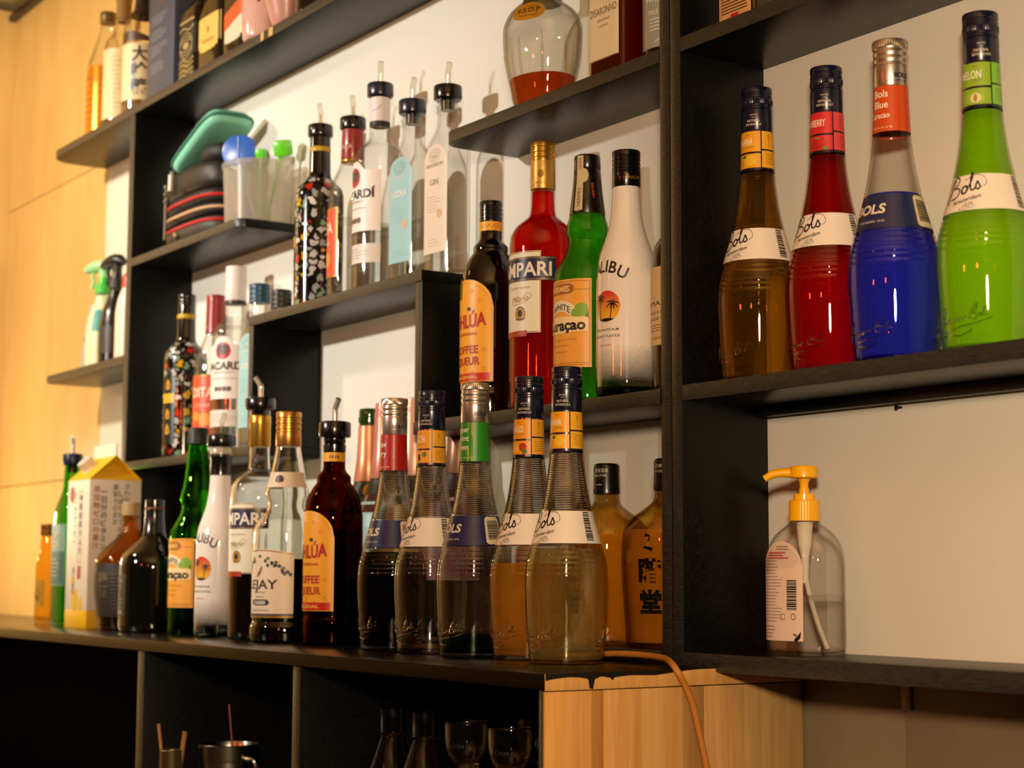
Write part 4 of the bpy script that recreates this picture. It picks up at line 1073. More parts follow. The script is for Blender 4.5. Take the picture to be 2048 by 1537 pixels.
# ---------------------------------------------------------------- cassis
CAS = Body([(0, 43), (3, 47.5), (12, 49), (22, 48), (28, 45.5), (34, 46), (120, 46.2), (148, 45.5), (160, 42), (170, 34.5), (178, 29), (187, 27), (196, 29), (201, 31), (206, 30), (214, 26.5), (234, 22.5), (267, 17), (296, 15)], step=2.5, seg=56)
root = bottle('liqueur_bottle', 'blackcurrant liqueur bottle with gold cap and grape print label on the counter', -2.1825, 1.09, ZC+0.0001, 14)
glass_body(root, CAS, 'cas', CLEAR); liquid(root, CAS, 112, P('0d0306', 0.08, name='cassis'), t=1.0, tb=2.5)
R = 46
lb = put('label', P('e9d6bf', 0.45, name='beige_paper'), root, patch(CAS, -50, 50, 33, lambda u: 118+7*math.cos(u/50*1.4), 0.35, R, 34, 4))
put('label_border', GOLDINK, lb, patch(CAS, -50, 50, 33, 35.5, 0.6, R, 30, 1)); put('label_border', GOLDINK, lb, patch(CAS, -50, 50, lambda u: 115.5+7*math.cos(u/50*1.4), lambda u: 117+7*math.cos(u/50*1.4), 0.6, R, 30, 1))
put('foot_stripe', P('4a3a52', 0.45, name='plum_ink'), lb, patch(CAS, -50, 50, 35.5, 38.5, 0.6, R, 30, 1))
put('lettering', P('3a2c26', 0.45, name='dark_brown_ink'), lb, text(CAS, 'LEJAY', 0, 78, 12.5, 0.65, R, 58, 0.02), text(CAS, 'DEPUIS 1841', 0, 67, 2.4, 0.65, R, 22), text(CAS, 'CREME DE', 0, 61, 2.2, 0.65, R, 16), text(CAS, 'DIJON FRANCE', 0, 43, 2.4, 0.65, R, 34))
cp = put('name_plate', P('33304a', 0.45, name='slate_ink'), lb, patch(CAS, -17, 17, lambda u: 49.5+max(0, abs(u)-14)*1.1, lambda u: 57.5-max(0, abs(u)-14)*1.1, 0.65, R))
put('plate_lettering', WHITEINK, cp, text(CAS, 'CASSIS', 0, 53.5, 4.6, 0.95, R, 22, 0.03))
rnd = random.Random(5)
put('grape_print', P('3b3550', 0.45, name='grape_ink'), lb, *[disc(CAS, sx*u+rnd.uniform(-2, 2), 112-abs(u)*0.42+rnd.uniform(-4, 3), 2.4, 2.4, 0.65+0.02*k, R) for k, (sx, u) in enumerate([(sx, u) for sx in (-1, 1) for u in (12, 15, 18, 21, 24, 27, 30, 33, 36, 39, 42, 44, 46)])])
put('leaf_print', P('6f7a3c', 0.45, name='olive_ink'), lb, *[poly(CAS, [(u-4, zz), (u, zz-2.5), (u+4, zz), (u, zz+3)], 0.62, R) for u, zz in ((-14, 112), (14, 112), (-25, 108), (26, 107), (0, 115), (-36, 100), (36, 99))])
put('bird_print', P('9a5a2a', 0.45, name='russet_ink'), lb, poly(CAS, [(-4, 92), (0, 97), (3, 102), (5, 101), (4, 97), (2, 92), (-3, 88), (-6, 87)], 0.65, R))
nl = put('neck_label', P('e2c9b0', 0.45, name='beige_paper2'), root, patch(CAS, -50, 50, 209, 230, 0.4, 25, 40, 2)); put('seal_print', P('3f1f2c', 0.45, name='wine_ink'), nl, disc(CAS, 10, 219.5, 6.5, 6.5, 0.7, 25)); put('seal_initial', GOLDINK, nl, text(CAS, 'L', 10, 219.5, 6, 0.95, 25))
rev('cap', ring_cap(266, 314, 17.6, 3, foot=18, wob=0.8), P('c08a42', 0.3, metal=0.85, name='copper_gold'), root)

# ---------------------------------------------------------------- squat bottles at the left of the counter
SQ = Body([(0, 46), (3, 48.5), (20, 51), (90, 58), (112, 57), (126, 48), (140, 34), (152, 22), (165, 14), (190, 12.5)], step=3)
root = bottle('liqueur_bottle', 'squat amber brown bottle with golden shoulder and dark label beside the juice carton', -2.775, 1.1, ZC+0.0001, 0)
glass_body(root, SQ, 'sq', thin_glass((0.93, 0.70, 0.24), (0.40, 0.20, 0.03), 'amber_glass')); liquid(root, SQ, 106, P('1a0f06', 0.1, name='plum_wine'))
lb = put('label', P('2c2420', 0.5, noise=0.2, nscale=80, name='dark_label'), root, patch(SQ, -62, 62, 22, 108, 0.3, 55, 34, 5)); put('print', P('6a5a48', 0.5, name='faded_ink'), lb, *kanji(SQ, '梅酒', 20, 84, 16, 55, 0.7), *rules(SQ, 34, 54, 90, 10, 6, 1.2, 0.7, 55))
rev('cap', [(186, 13.5), (187, 15.5), (207, 15.2), (208.5, 14), (209, 11)], P('a8895c', 0.5, name='tan_cap'), root)
SQ2 = Body([(0, 48), (3, 51.5), (10, 53), (100, 53), (118, 50), (134, 36), (146, 23), (156, 16), (172, 14.5), (200, 14)], step=3)
root = bottle('liqueur_bottle', 'squat black bottle with slim neck between the amber bottle and green bottle', -2.651, 1.09, ZC+0.0001, 0)
glass_body(root, SQ2, 'sq2', P('0a0b07', 0.06, coat=0.6, name='black_green_glass'))
rev('neck_foil', [(150, 18), (152, 19.3), (158, 17.2), (185, 15.2), (192, 15.6), (193, 15), (200, 15.2), (208, 15), (209, 13)], P('0c0b0a', 0.2, coat=0.3, name='black_foil2'), root, cap0=False)
rev('neck_line', [(193.4, 15.4), (194, 15.8), (195.4, 15.8), (196, 15.4)], P('8a3a22', 0.4, name='rust_line'), root, cap0=False, cap1=False)
lb = put('label', P('3a3a30', 0.5, name='dark_olive_label'), root, patch(SQ2, -34, 14, 26, 112, 0.3, 53, 18, 3)); put('print', P('8a8468', 0.5, name='faded_ink2'), lb, *kanji(SQ2, '黒糖', -4, 96, 14, 53, 0.6), *rules(SQ2, -16, 8, 58, 5, 6, 1.4, 0.6, 53), patch(SQ2, -12, 6, 28, 34, 0.6, 53))

# green gin bottle and little amber bottle
GG = Body([(0, 40, 24, 3.2), (3, 42, 26, 3.2), (180, 42, 26, 3.2), (200, 40, 25, 3), (220, 30, 21, 2.4), (236, 19, 17, 2), (250, 15, 15, 2), (284, 14, 14, 2)], step=4)
root = bottle('gin_bottle', 'bright green bottle with blue-grey label and navy pourer behind the juice carton', -3.061, 1.1, ZC+0.0001, 0)
glass_body(root, GG, 'gg', thin_glass((0.35, 0.80, 0.12), (0.05, 0.22, 0.02), 'thin_emerald_glass')); liquid(root, GG, 90, G((0.45, 0.8, 0.2), 1.33, name='gin'), t=1.9)
lb = put('label', P('7fa3a0', 0.5, name='blue_grey_paper'), root, patch(GG, -34, 34, 70, 178, 0.5, 1, 22, 3)); put('lower_print', P('47706f', 0.5, name='teal_ink'), lb, patch(GG, -33, 33, 72, 130, 0.8, 1, 20, 2))
put('lettering', P('d6d0b0', 0.5, name='pale_ink3'), lb, text(GG, 'DRY', 0, 160, 12, 1.1, 1, 34, 0.02), text(GG, 'GIN', 0, 144, 12, 1.1, 1, 30, 0.02)); put('fine_print', P('d6d0b0', 0.5, name='pale_ink3'), lb, *rules(GG, -20, 20, 116, 5, 7, 1.2, 1.1, 1))
finish_pourer(root, 285, 18, P('101c40', 0.35, name='navy_plastic'), P('e8dccb', 0.3, name='white_plastic'), aim=deg(60), ringh=20)
YL = Body([(0, 17), (3, 19), (100, 19), (118, 17), (130, 12.5), (165, 11)], step=4)
root = bottle('glass_bottle', 'small slim amber glass bottle at the far left end of the counter', -3.1845, 1.1, ZC+0.0001, 0)
glass_body(root, YL, 'yl', thin_glass((0.97, 0.84, 0.46), (0.6, 0.34, 0.06), 'honey_glass'), t=2); rev('cap', ring_cap(160, 182, 13, 2), P('8f5f22', 0.4, metal=0.5, name='bronze_cap'), root)
lb = put('label', P('c9962e', 0.5, name='mustard_paper'), root, patch(YL, -22, 22, 30, 80, 0.3, 19, 12, 2)); put('print', P('5a3312', 0.5, name='brown_ink2'), lb, poly(YL, [(2, 45), (10, 40), (14, 56), (8, 66), (3, 56)], 0.6, 19))

# ---------------------------------------------------------------- lemon juice carton (gable top)
root = thing('juice_carton', 'tall white and yellow gable-top juice carton with Japanese print on the counter', 'carton', (-2.893, 1.0975, ZC+0.0001))
hx, hy = 0.0515, 0.0455
CW = P('e6d8c6', 0.5, name='coated_carton'); CY = P('e9b413', 0.45, name='yellow_carton')
bevel_box('carton_body', -hx, hx, -hy, hy, 0.030, 0.250, CW, root, b=0.0008)
bevel_box('foot_band', -hx-0.0002, hx+0.0002, -hy-0.0002, hy+0.0002, 0, 0.030, CY, root, b=0.0008)
# roof: slopes face front and back, the folded gable faces the side
zr, z0 = 0.291, 0.250
v = [(-hx, -hy, z0), (hx, -hy, z0), (hx, hy, z0), (-hx, hy, z0), (-hx, 0, zr), (hx, 0, zr), (hx-0.016, 0, z0+0.026), (-hx+0.016, 0, z0+0.026)]
mk('gable_roof', v, [(0, 1, 5, 4), (2, 3, 4, 5), (1, 2, 6), (1, 6, 5), (6, 2, 5), (0, 7, 3), (0, 4, 7), (7, 4, 3), (0, 3, 2, 1)], CY, root, smooth=False)
bevel_box('roof_band', -hx-0.0001, hx+0.0001, -hy-0.0001, hy+0.0001, 0.2485, 0.2503, CY, root, b=0)
bevel_box('sealed_fin', -hx, hx, -0.0014, 0.0014, zr-0.002, zr+0.020, CW, root, b=0.0005)
rev('cap_base', [(0, 15), (2, 14.5), (6, 13)], CW, root).matrix_local = Matrix.Translation((-0.012, -0.022, 0.2705)) @ Matrix.Rotation(deg(42), 4, 'X')
rev('screw_cap', [(5, 13.5), (6, 14.2), (17, 14), (18, 13), (18.3, 9)], P('e0c9bd', 0.4, name='pinkish_cap'), root, flute=(30, 0.4, 5, 18)).matrix_local = Matrix.Translation((-0.012, -0.022, 0.2705)) @ Matrix.Rotation(deg(42), 4, 'X')
FR = Body([(0, 51.5, 45.5, 60), (250, 51.5, 45.5, 60)], step=50)
class Side:
    def map(s, u, z, off, R): return ((51.5+off)*MM, u*MM, z*MM)
SD = Side()
put('front_print', P('5a4632', 0.5, name='brown_print'), root, *kanji(FR, 'シークヮーサー', -14, 224, 11, 1, 0.35, 0.01, 1.2), *kanji(FR, '果汁飲料', -14, 96, 9, 1, 0.35, 0.01, 1.3))
put('front_frame', INK, root, *[stroke(FR, q, 1.0, 0.35, 1) for q in ([(4, 230), (20, 230)], [(20, 230), (20, 110)], [(20, 110), (4, 110)], [(4, 110), (4, 230)])], *kanji(FR, '沖縄産果汁入り', 12, 218, 9.5, 1, 0.4, 0.02, 1.55))
put('stamp_print', P('a8341f', 0.5, name='stamp_red'), root, disc(FR, -30, 225, 11, 14, 0.35, 1)); put('stamp_print', P('a8341f', 0.5, name='stamp_red'), root, patch(FR, 4, 20, 82, 104, 0.35, 1, 2, 2))
put('lemon_print', P('e2b313', 0.5, name='lemon_ink'), root, disc(FR, -4, 46, 14, 20, 0.35, 1), disc(FR, 22, 40, 9, 12, 0.36, 1), disc(FR, -18, 80, 6, 7, 0.36, 1))
put('side_print', INK, root, *kanji(SD, '一日分のビタミン', -20, 228, 9, 1, 0.3, 0.02, 1.45), *kanji(SD, '果実そのまま', 0, 236, 8, 1, 0.3, 0.0, 1.45), *kanji(SD, 'さわやか', 20, 238, 8, 1, 0.3, 0.0, 1.4), *kanji(SD, 'しぼりたての味', 10, 225, 8, 1, 0.3, 0.01, 1.5))
put('side_red_print', P('a8341f', 0.5, name='stamp_red'), root, *kanji(SD, '添加物ゼロの果汁', -33, 232, 9, 1, 0.3, 0.01, 1.5))

# ---------------------------------------------------------------- sparkling wines standing behind the counter row
SPK = Body([(0, 38), (4, 41), (130, 41.5), (160, 38), (185, 28), (210, 20), (240, 16.5), (290, 14.2), (305, 14.4)], step=4)
def sparkling(label, x, y, glassm, foil, foil_top, labm, extra=None):
    root = bottle('sparkling_wine_bottle', label, x, y, ZB, 10, 'sparkling wine bottles behind the liqueurs')
    glass_body(root, SPK, 'spk', glassm)
    rev('neck_foil', [(208, 21.2), (209, 21.6), (240, 17.4), (270, 16.0), (foil_top-1, 15.4), (foil_top, 14.6)], foil, root, cap0=False, cap1=False)
    put('collar_label', P('1c140e', 0.4, name='black_collar'), root, patch(SPK, -70, 70, 186, lambda u: 204+4*math.cos(u/9), 0.5, 24, 40, 3))
    lb = put('label', labm, root, patch(SPK, -60, 60, 70, 176, 0.4, 40, 34, 6))
    rev('lip', [(292, 14.5), (293, 15.6), (299, 15.8), (301, 14.6), (305, 14.8), (312, 14.4), (313, 12)], glassm if foil_top < 300 else foil, root)
    return root
GRN = P('1c3a10', 0.08, coat=0.5, name='dark_green_glass')
r_ = sparkling('sparkling wine bottle with peach foil and green lip behind the counter row', -2.199, 1.226, GRN, P('e0926a', 0.32, metal=0.35, name='peach_foil'), 288, P('9fc0c4', 0.4, name='pale_blue_paper'))
put('collar_emblem', GOLD, r_, disc(SPK, 20, 195, 7, 8, 0.8, 24))
sparkling('sparkling wine bottle with rose foil next to the peach foil one', -2.1165, 1.206, P('4a2a26', 0.08, coat=0.5, name='rose_glass'), P('d58a7e', 0.32, metal=0.35, name='rose_foil'), 302, P('9fc0c4', 0.4, name='pale_blue_paper'))
sparkling('sparkling wine bottle with cream foil hidden behind the red-necked liqueur', -2.031, 1.203, GRN, P('d8a890', 0.35, metal=0.3, name='cream_foil'), 306, P('d0b060', 0.4, name='gold_paper'))
sparkling('sparkling wine bottle with bronze foil under the middle shelf', -1.950, 1.2235, P('2a1a12', 0.08, coat=0.5, name='brown_black_glass'), P('8f6a52', 0.35, metal=0.5, name='bronze_foil'), 250, P('a0707a', 0.4, name='mauve_paper'))

# ---------------------------------------------------------------- two amber barley-spirit bottles
NIK = Body([(0, 42), (4, 45), (30, 47), (100, 50.5), (122, 49), (138, 40), (148, 27), (156, 17.5), (162, 14), (200, 13)], step=3, seg=56)
AMB = thin_glass((0.985, 0.88, 0.55), (0.35, 0.16, 0.02), 'amber_glass_wall')
def barley(label, x, rz):
    root = bottle('spirit_bottle', label, x, 1.2055, ZB, rz, 'amber barley spirit bottles')
    glass_body(root, NIK, 'nik', AMB); liquid(root, NIK, 126, LQ((1.0, 0.84, 0.36), (1.0, 0.62, 0.11), 0.30, name='barley_spirit'), t=3)
    R = 48
    put('calligraphy', P('060504', 0.75, spec=0.1, name='black_brush_ink'), root, stroke(NIK, [(18, 120), (23, 118), (22, 113)], (3.2, 1.2), 0.4, R), stroke(NIK, [(17, 107), (22, 106), (27, 104)], (1.6, 4.0), 0.9, R), *kanji(NIK, '階堂', 24, 82, 19, R, 0.9, 0.035, 1.75))
    put('side_calligraphy', P('060504', 0.75, spec=0.1, name='black_brush_ink'), root, *kanji(NIK, 'むぎ焼酎', 47, 106, 13, R, 0.9, 0.03, 1.5))
    cap = rev('cap', [(168, 13.2), (169, 15.2), (173, 15.4), (176, 14.9), (200, 14.9), (202, 14.2), (203.5, 12)], P('0f0d0c', 0.3, coat=0.3, name='black_cap2'), root)
    C = Body([(165, 15.1), (205, 15.1)], step=10)
    put('cap_lettering', P('cfc6b4', 0.4, name='pale_cap_ink'), cap, text(C, '大分県二階堂酒造', 12, 195, 3.6, 0.2, 15, 34), text(C, '0120-082-740', 12, 189.5, 2.8, 0.2, 15, 30), stroke(C, [(14, 179), (22, 179)], 0.7, 0.2, 15))
    return root
barley('amber barley spirit bottle with black cap just behind the nearest ribbed bottle', -1.6066, -52)
barley('amber barley spirit bottle with black brush calligraphy half hidden by the shelf post', -1.4965, 0)

# ---------------------------------------------------------------- small upper shelf: brandy, amaretto, silver label bottle
VS = Body([(0, 30, 24, 2.2), (3, 33, 27, 2.2), (40, 43, 36, 2.2), (80, 50.5, 43, 2.2), (108, 51.5, 44, 2.2), (126, 46, 40, 2.1), (138, 34, 31, 2.0), (146, 21, 21, 2), (152, 17, 17, 2), (215, 15, 15, 2)], step=3, seg=56)
root = bottle('brandy_bottle', 'bulbous clear brandy bottle with oval gold label and a little amber brandy left', -1.7436, 1.21, Z2, 10)
glass_body(root, VS, 'vs', thin_glass((0.95, 0.94, 0.90), (0.36, 0.33, 0.26), 'thin_bottle_glass')); liquid(root, VS, 46, LQ((0.80, 0.24, 0.03), (0.62, 0.12, 0.008), 0.3, name='brandy'), t=1.9)
for i in range(7):                                   # moulded petals inside the belly
    a = deg(-80+i*40)
    pts = [(VS.at(zz)[1]*0.94*MM*math.sin(a)*(1 if zz < 90 else 0.97), -VS.at(zz)[2]*0.94*MM*math.cos(a), zz*MM) for zz in (12, 30, 50, 70, 88, 98)]
    v, f = tubev(pts, [0.4*MM, 1.2*MM, 1.6*MM, 1.6*MM, 1.2*MM, 0.3*MM], 8); mk('moulded_rib', v, f, thin_glass((0.95, 0.94, 0.90), (0.36, 0.33, 0.26), 'thin_bottle_glass'), root)
lb = put('label', P('c58a1e', 0.35, metal=0.3, name='gold_oval'), root, disc(VS, 14, 122, 23, 12.5, 1.2, 46)); put('lettering', P('4a3006', 0.4, name='dark_gold_ink'), lb, text(VS, 'V.S.O.P', 14, 123, 6.5, 1.6, 46, 31, 0.02, shear=0.15), text(VS, 'FINE BRANDY', 14, 116, 2, 1.6, 46, 22))
rev('neck_collar', [(143, 23), (144, 25), (149, 24), (152, 20), (165, 19), (205, 18), (216, 18), (217, 15)], P('9a8a5a', 0.4, metal=0.6, name='dull_gold'), root)
DIS = Body([(0, 31, 31, 7), (3, 34, 34, 8), (150, 34, 34, 8), (165, 31, 31, 6), (178, 20, 20, 3), (190, 15, 15, 2), (220, 14, 14, 2)], step=4, seg=72)
root = bottle('amaretto_bottle', 'square amaretto bottle with large pale label on the small upper shelf', -1.5555, 1.198, Z2, 0)
glass_body(root, DIS, 'dis', thin_glass((0.93, 0.80, 0.62), (0.30, 0.12, 0.04), 'thin_tan_glass')); liquid(root, DIS, 150, LQ((0.45, 0.05, 0.01), (0.20, 0.012, 0.003), 0.25, name='amaretto'), t=1.9)
lb = put('label', P('efe2c6', 0.45, name='champagne_paper'), root, patch(DIS, -27.5, 27.5, 19, 126, 0.6, 1, 10, 3)); [put('label_border', GOLDINK, lb, stroke(DIS, [(-27, zz), (27, zz)], 0.8, 0.9, 1)) for zz in (19.6, 125.4)]
put('lettering', P('5f4c34', 0.45, name='bronze_ink'), lb, text(DIS, 'DISARONNO', 0, 76, 9, 0.9, 1, 49), text(DIS, 'ORIGINALE', 0, 65, 3, 0.9, 1, 24), text(DIS, 'LIQUORE', 0, 58, 2.4, 0.9, 1, 16)); put('emblem', GOLDINK, lb, disc(DIS, 0, 104, 7, 9, 0.9, 1))
rev('cap', [(214, 18), (216, 21), (245, 21), (248, 19)], P('14100c', 0.3, name='square_cap'), root)
SI = Body([(0, 33), (3, 35.6), (170, 36), (190, 30), (205, 18), (220, 14), (262, 13.5)], step=4)
root = bottle('whisky_bottle', 'bottle with silver-grey label beside the post on the small upper shelf', -1.4785, 1.205, Z2, 0)
glass_body(root, SI, 'si', P('1a0d06', 0.07, coat=0.5, name='dark_amber_glass'))
lb = put('label', P('a9adaa', 0.3, metal=0.2, name='silver_grey_foil'), root, patch(SI, -48, 48, 12, 150, 0.3, 35.8, 36, 3))
put('lettering', WHITEINK, lb, text(SI, 'Glenlivet', 4, 88, 8, 0.6, 35.8, 46, 0.02), text(SI, 'WHISKY', 12, 68, 8, 0.6, 35.8, 38, 0.03), text(SI, '70cl 40%', 14, 52, 6, 0.6, 35.8, 34), *rules(SI, 0, 40, 44, 4, 4, 0.9, 0.6, 35.8), stroke(SI, [(8, 18), (18, 22), (28, 22), (36, 17)], 0.9, 0.6, 35.8))
rev('cap', ring_cap(250, 285, 15, 2), BLACKP, root)
# box bottle on the top right shelf
TR = Body([(0, 27, 27, 8), (3, 29, 29, 8), (150, 29, 29, 8), (170, 24, 24, 4), (186, 15, 15, 2), (225, 14, 14, 2)], step=5, seg=64)
root = bottle('rum_bottle', 'dark square bottle with beige label, its foot showing on the top right shelf', -1.3335, 1.1945, 0.5673, 0)
glass_body(root, TR, 'tr', P('140b05', 0.07, coat=0.5, name='dark_amber_glass2'))
lb = put('label', P('cf9d66', 0.5, name='beige_label'), root, patch(TR, -24.5, 24.5, 4, 110, 0.5, 1, 8, 2)); put('lettering', P('3a2312', 0.5, name='umber_ink'), lb, text(TR, 'ANGOSTURA', 0, 42, 3.4, 0.8, 1, 38), *[stroke(TR, [(-20, 34-i*3.2), (20, 34-i*3.2)], 1.1, 0.8, 1) for i in range(8)]); put('red_seal', REDINK, lb, patch(TR, -5, 7, 4, 9, 0.9, 1, 2, 1))
rev('cap', ring_cap(215, 245, 16, 2), BLACKP, root)

# ---------------------------------------------------------------- top left shelf
TB = Body([(0, 35), (3, 37.5), (120, 37.5), (150, 36), (180, 28), (215, 18), (240, 13.5), (258, 13)], step=4)
root = bottle('spirit_bottle', 'tall clear bottle with shiny orange lower half at the left end of the top shelf', -3.245, 1.21, ZT, 20)
glass_body(root, TB, 'tb', THIN)
lb = put('label', P('e08a0a', 0.22, metal=0.45, noise=0.2, nscale=50, name='orange_foil'), root, patch(TB, -117, 117, 4, 147, 0.3, 37.5, 60, 4)); put('print', P('8f4a06', 0.4, name='burnt_orange_ink'), lb, *rules(TB, -26, 30, 120, 8, 13, 2.2, 0.6, 37.5))
rev('cap', ring_cap(240, 262, 15.5, 1), P('6a5426', 0.4, metal=0.4, name='olive_gold_cap'), root)
TC = Body([(0, 34), (3, 36), (150, 36), (172, 33), (190, 22), (204, 15.5), (222, 14)], step=4)
root = bottle('sake_bottle', 'clear bottle with tall cream label and cork on the top shelf', -3.150, 1.206, ZT, 15)
glass_body(root, TC, 'tc', THIN); liquid(root, TC, 150, THINLIQ, t=1.9)
lb = put('label', P('e0c79a', 0.5, name='cream_washi'), root, patch(TC, -52, 52, 20, 156, 0.3, 36, 36, 3)); put('print', P('a3875a', 0.5, name='pale_brown_ink'), lb, *rules(TC, 10, 34, 140, 12, 9, 1.2, 0.6, 36))
rev('cork', [(216, 12), (222, 13), (224, 14.5), (252, 14.5), (262, 16), (285, 16), (287, 14)], P('8a6428', 0.7, noise=0.3, nscale=120, name='cork'), root)
root = bottle('sake_bottle', 'bottle with brushed calligraphy on a cream label and dark neck next to the navy box', -3.010, 1.1905, ZT, 24)
glass_body(root, TC, 'tc', THIN)
lb = put('label', P('dcc79c', 0.5, name='cream_washi2'), root, patch(TC, -50, 50, 22, 128, 0.3, 36, 36, 3)); put('print', P('2c2a2c', 0.5, name='grey_black_ink'), lb, *kanji(TC, '大吟醸', 22, 108, 22, 36, 0.6, 0.03, 1.4)); put('blue_print', P('8fa6c4', 0.5, name='pale_blue_ink'), lb, patch(TC, 10, 15, 40, 96, 0.6, 36))
put('shoulder_label', P('4a2a18', 0.4, name='brown_shoulder'), root, patch(TC, -50, 50, 132, lambda u: 146+6*math.cos(u/16), 0.3, 36, 36, 3))
put('ribbed_strip', P('d8cdb4', 0.35, name='pale_rope'), root, *[patch(TC, 40, 54, 26+i*7, 30.5+i*7, 0.9, 36, 4, 1) for i in range(18)])
rev('neck_sleeve', [(186, 25), (188, 24), (200, 17.6), (222, 15.5), (250, 15), (252, 13)], P('2a1c10', 0.35, name='dark_brown_sleeve'), root, cap0=False)
root = thing('gift_box', 'tall navy blue bottle box with small gold print on the top shelf', 'box', (-2.8585, 1.1975, ZT))
bevel_box('box_body', -0.058, 0.058, -0.0335, 0.0335, 0, 0.30, P('3d4252', 0.45, noise=0.05, nscale=30, name='navy_card'), root, b=0.0008)
BX = Body([(0, 58, 33.5, 80), (300, 58, 33.5, 80)], step=80)
put('print', P('7f7f88', 0.5, name='grey_print2'), root, *[q for k, zz in enumerate((150, 122, 94, 62)) for q in rules(BX, -44, 30, zz, 4, 5, 1.6, 0.4, 1, k)]); put('gold_print', GOLDINK, root, text(BX, 'SINGLE MALT', 0, 186, 8, 0.4, 1, 60), disc(BX, 0, 202, 9, 7, 0.4, 1), text(BX, 'SCOTCH WHISKY', 0, 172, 5, 0.4, 1, 50))
JD = Body([(0, 34, 30, 7), (3, 36, 32, 8), (105, 36, 32, 8), (125, 33, 29, 6), (150, 18, 18, 2.5), (170, 14, 14, 2), (230, 13.5, 13.5, 2)], step=4, seg=64)
root = bottle('whiskey_bottle', 'black whiskey bottle with ornate beige filigree label on the top shelf', -2.7485, 1.197, ZT, 0)
BKG = P('0d0805', 0.07, coat=0.5, name='black_brown_glass2')
glass_body(root, JD, 'jd', BKG)
lb = put('label', P('191612', 0.5, name='black_paper'), root, patch(JD, -33, 33, 0.5, 98, 0.5, 1, 8, 2)); FI = P('a8935c', 0.5, name='beige_filigree')
put('filigree', FI, lb, *[stroke(JD, [(26*math.cos(a/12*2*PI), zz+r*math.sin(a/12*2*PI)) for a in range(13)], 1.6, 0.8, 1) for zz, r in ((62, 16), (62, 10), (62, 22))], *[stroke(JD, [(-30, zz), (-10, zz+4), (10, zz-2), (30, zz+3)], 2.4, 0.8, 1) for zz in (90, 34, 26, 16, 8)], disc(JD, 0, 62, 12, 6, 0.8, 1))
put('shoulder_strip', FI, root, patch(JD, -30, 30, 103, 107, 0.6, 1, 8, 1)); rev('cap', ring_cap(222, 255, 15, 2), BLACKP, root)
CL = Body([(0, 45, 30, 6), (3, 48, 32, 6), (95, 48, 32, 6), (112, 44, 30, 5), (135, 26, 24, 2.6), (155, 16, 16, 2), (215, 14, 14, 2)], step=4, seg=64)
root = bottle('whisky_bottle', 'broad dark bottle with square cream yellow label on the top shelf', -2.6605, 1.1975, ZT, 0)
glass_body(root, CL, 'cl', BKG)
lb = put('label', P('e2b75a', 0.5, name='cream_yellow_paper'), root, patch(CL, -40, 44, 0.5, 92, 0.5, 1, 10, 2)); put('print', P('8a6a28', 0.5, name='ochre_print'), lb, text(CL, 'Whisky', 2, 50, 8, 0.8, 1, 52, shear=0.3), disc(CL, 2, 68, 4, 6, 0.8, 1)); rev('cap', ring_cap(205, 240, 15.5, 2), BLACKP, root)
JW = Body([(0, 40, 32, 6), (3, 42, 34, 6), (120, 42, 34, 6), (145, 36, 30, 4), (165, 18, 18, 2), (230, 14, 14, 2)], step=4, seg=64)
root = bottle('whisky_bottle', 'dark bottle with pale label crossed by an orange diagonal band on the top shelf', -2.5615, 1.198, ZT, 0)
glass_body(root, JW, 'jw', BKG)
lb = put('label', P('e6cdb0', 0.5, name='pale_label'), root, patch(JW, -28, 36, 0.5, 62, 0.5, 1, 8, 2)); put('diagonal_band', P('cf5a2a', 0.45, name='orange_band'), lb, patch(JW, -39, 37, lambda u: 52+u*0.28, lambda u: 80+u*0.28, 0.9, 1, 10, 2)); rev('cap', ring_cap(222, 252, 15.5, 2), P('7a1c14', 0.4, name='red_cap'), root)
PK = Body([(0, 30), (3, 33), (40, 35), (130, 35), (160, 28), (185, 16), (235, 14)], step=4)
root = bottle('liqueur_bottle', 'shiny pale pink bottle with dark print on the top shelf', -2.4755, 1.180, ZT, 30)
glass_body(root, PK, 'pk', P('d8a99a', 0.16, coat=0.6, name='pink_glaze')); put('print', P('4a2a26', 0.5, name='dark_rose_ink'), root, *[disc(PK, 12+i*7, 60+(i % 3)*9, 3, 4, 0.3, 35) for i in range(5)]); rev('cap', ring_cap(225, 255, 15.5, 2), P('d9c0a8', 0.3, metal=0.5, name='pale_gold_cap'), root)
PK2 = Body([(0, 16), (3, 19), (30, 29), (60, 36), (95, 38), (130, 34), (155, 24), (172, 15), (215, 13.5)], step=4)
root = bottle('liqueur_bottle', 'pear-shaped dusty pink bottle narrowing to its foot on the top shelf', -2.3985, 1.181, ZT, 0)
glass_body(root, PK2, 'pk2', P('c98f80', 0.3, coat=0.3, noise=0.08, nscale=60, name='dusty_pink')); rev('cap', ring_cap(208, 235, 15.5, 2), GOLD, root)
root = bottle('spirit_bottle', 'dark bottle at the right end of the top shelf row', -2.3165, 1.195, ZT, 0)
glass_body(root, WH, 'wh2', P('120c0a', 0.08, coat=0.5, name='dark_bottle_glass')); put('label', P('c9a0a0', 0.5, name='rose_grey_paper'), root, patch(WH, -10, 40, 30, 110, 0.3, 35.8, 20, 2)); rev('cap', ring_cap(250, 285, 15, 2), BLACKP, root)
for x, wd in ((-2.4205, 0.011), (-2.3905, 0.014)):
    t_ = bevel_box('price_tag', -wd/2, wd/2, -0.0008, 0, -0.007, 0.0065, P('d8ab6a', 0.5, name='tan_card'), b=0.0002)
    t_.location = (x, YF-0.0004, CZ+0.8300)
    tag(t_, 'small tan price tag stuck on the top shelf edge, the %s of two' % ('narrower' if wd < 0.012 else 'wider'), 'price tag', 'price tags on the top shelf edge')

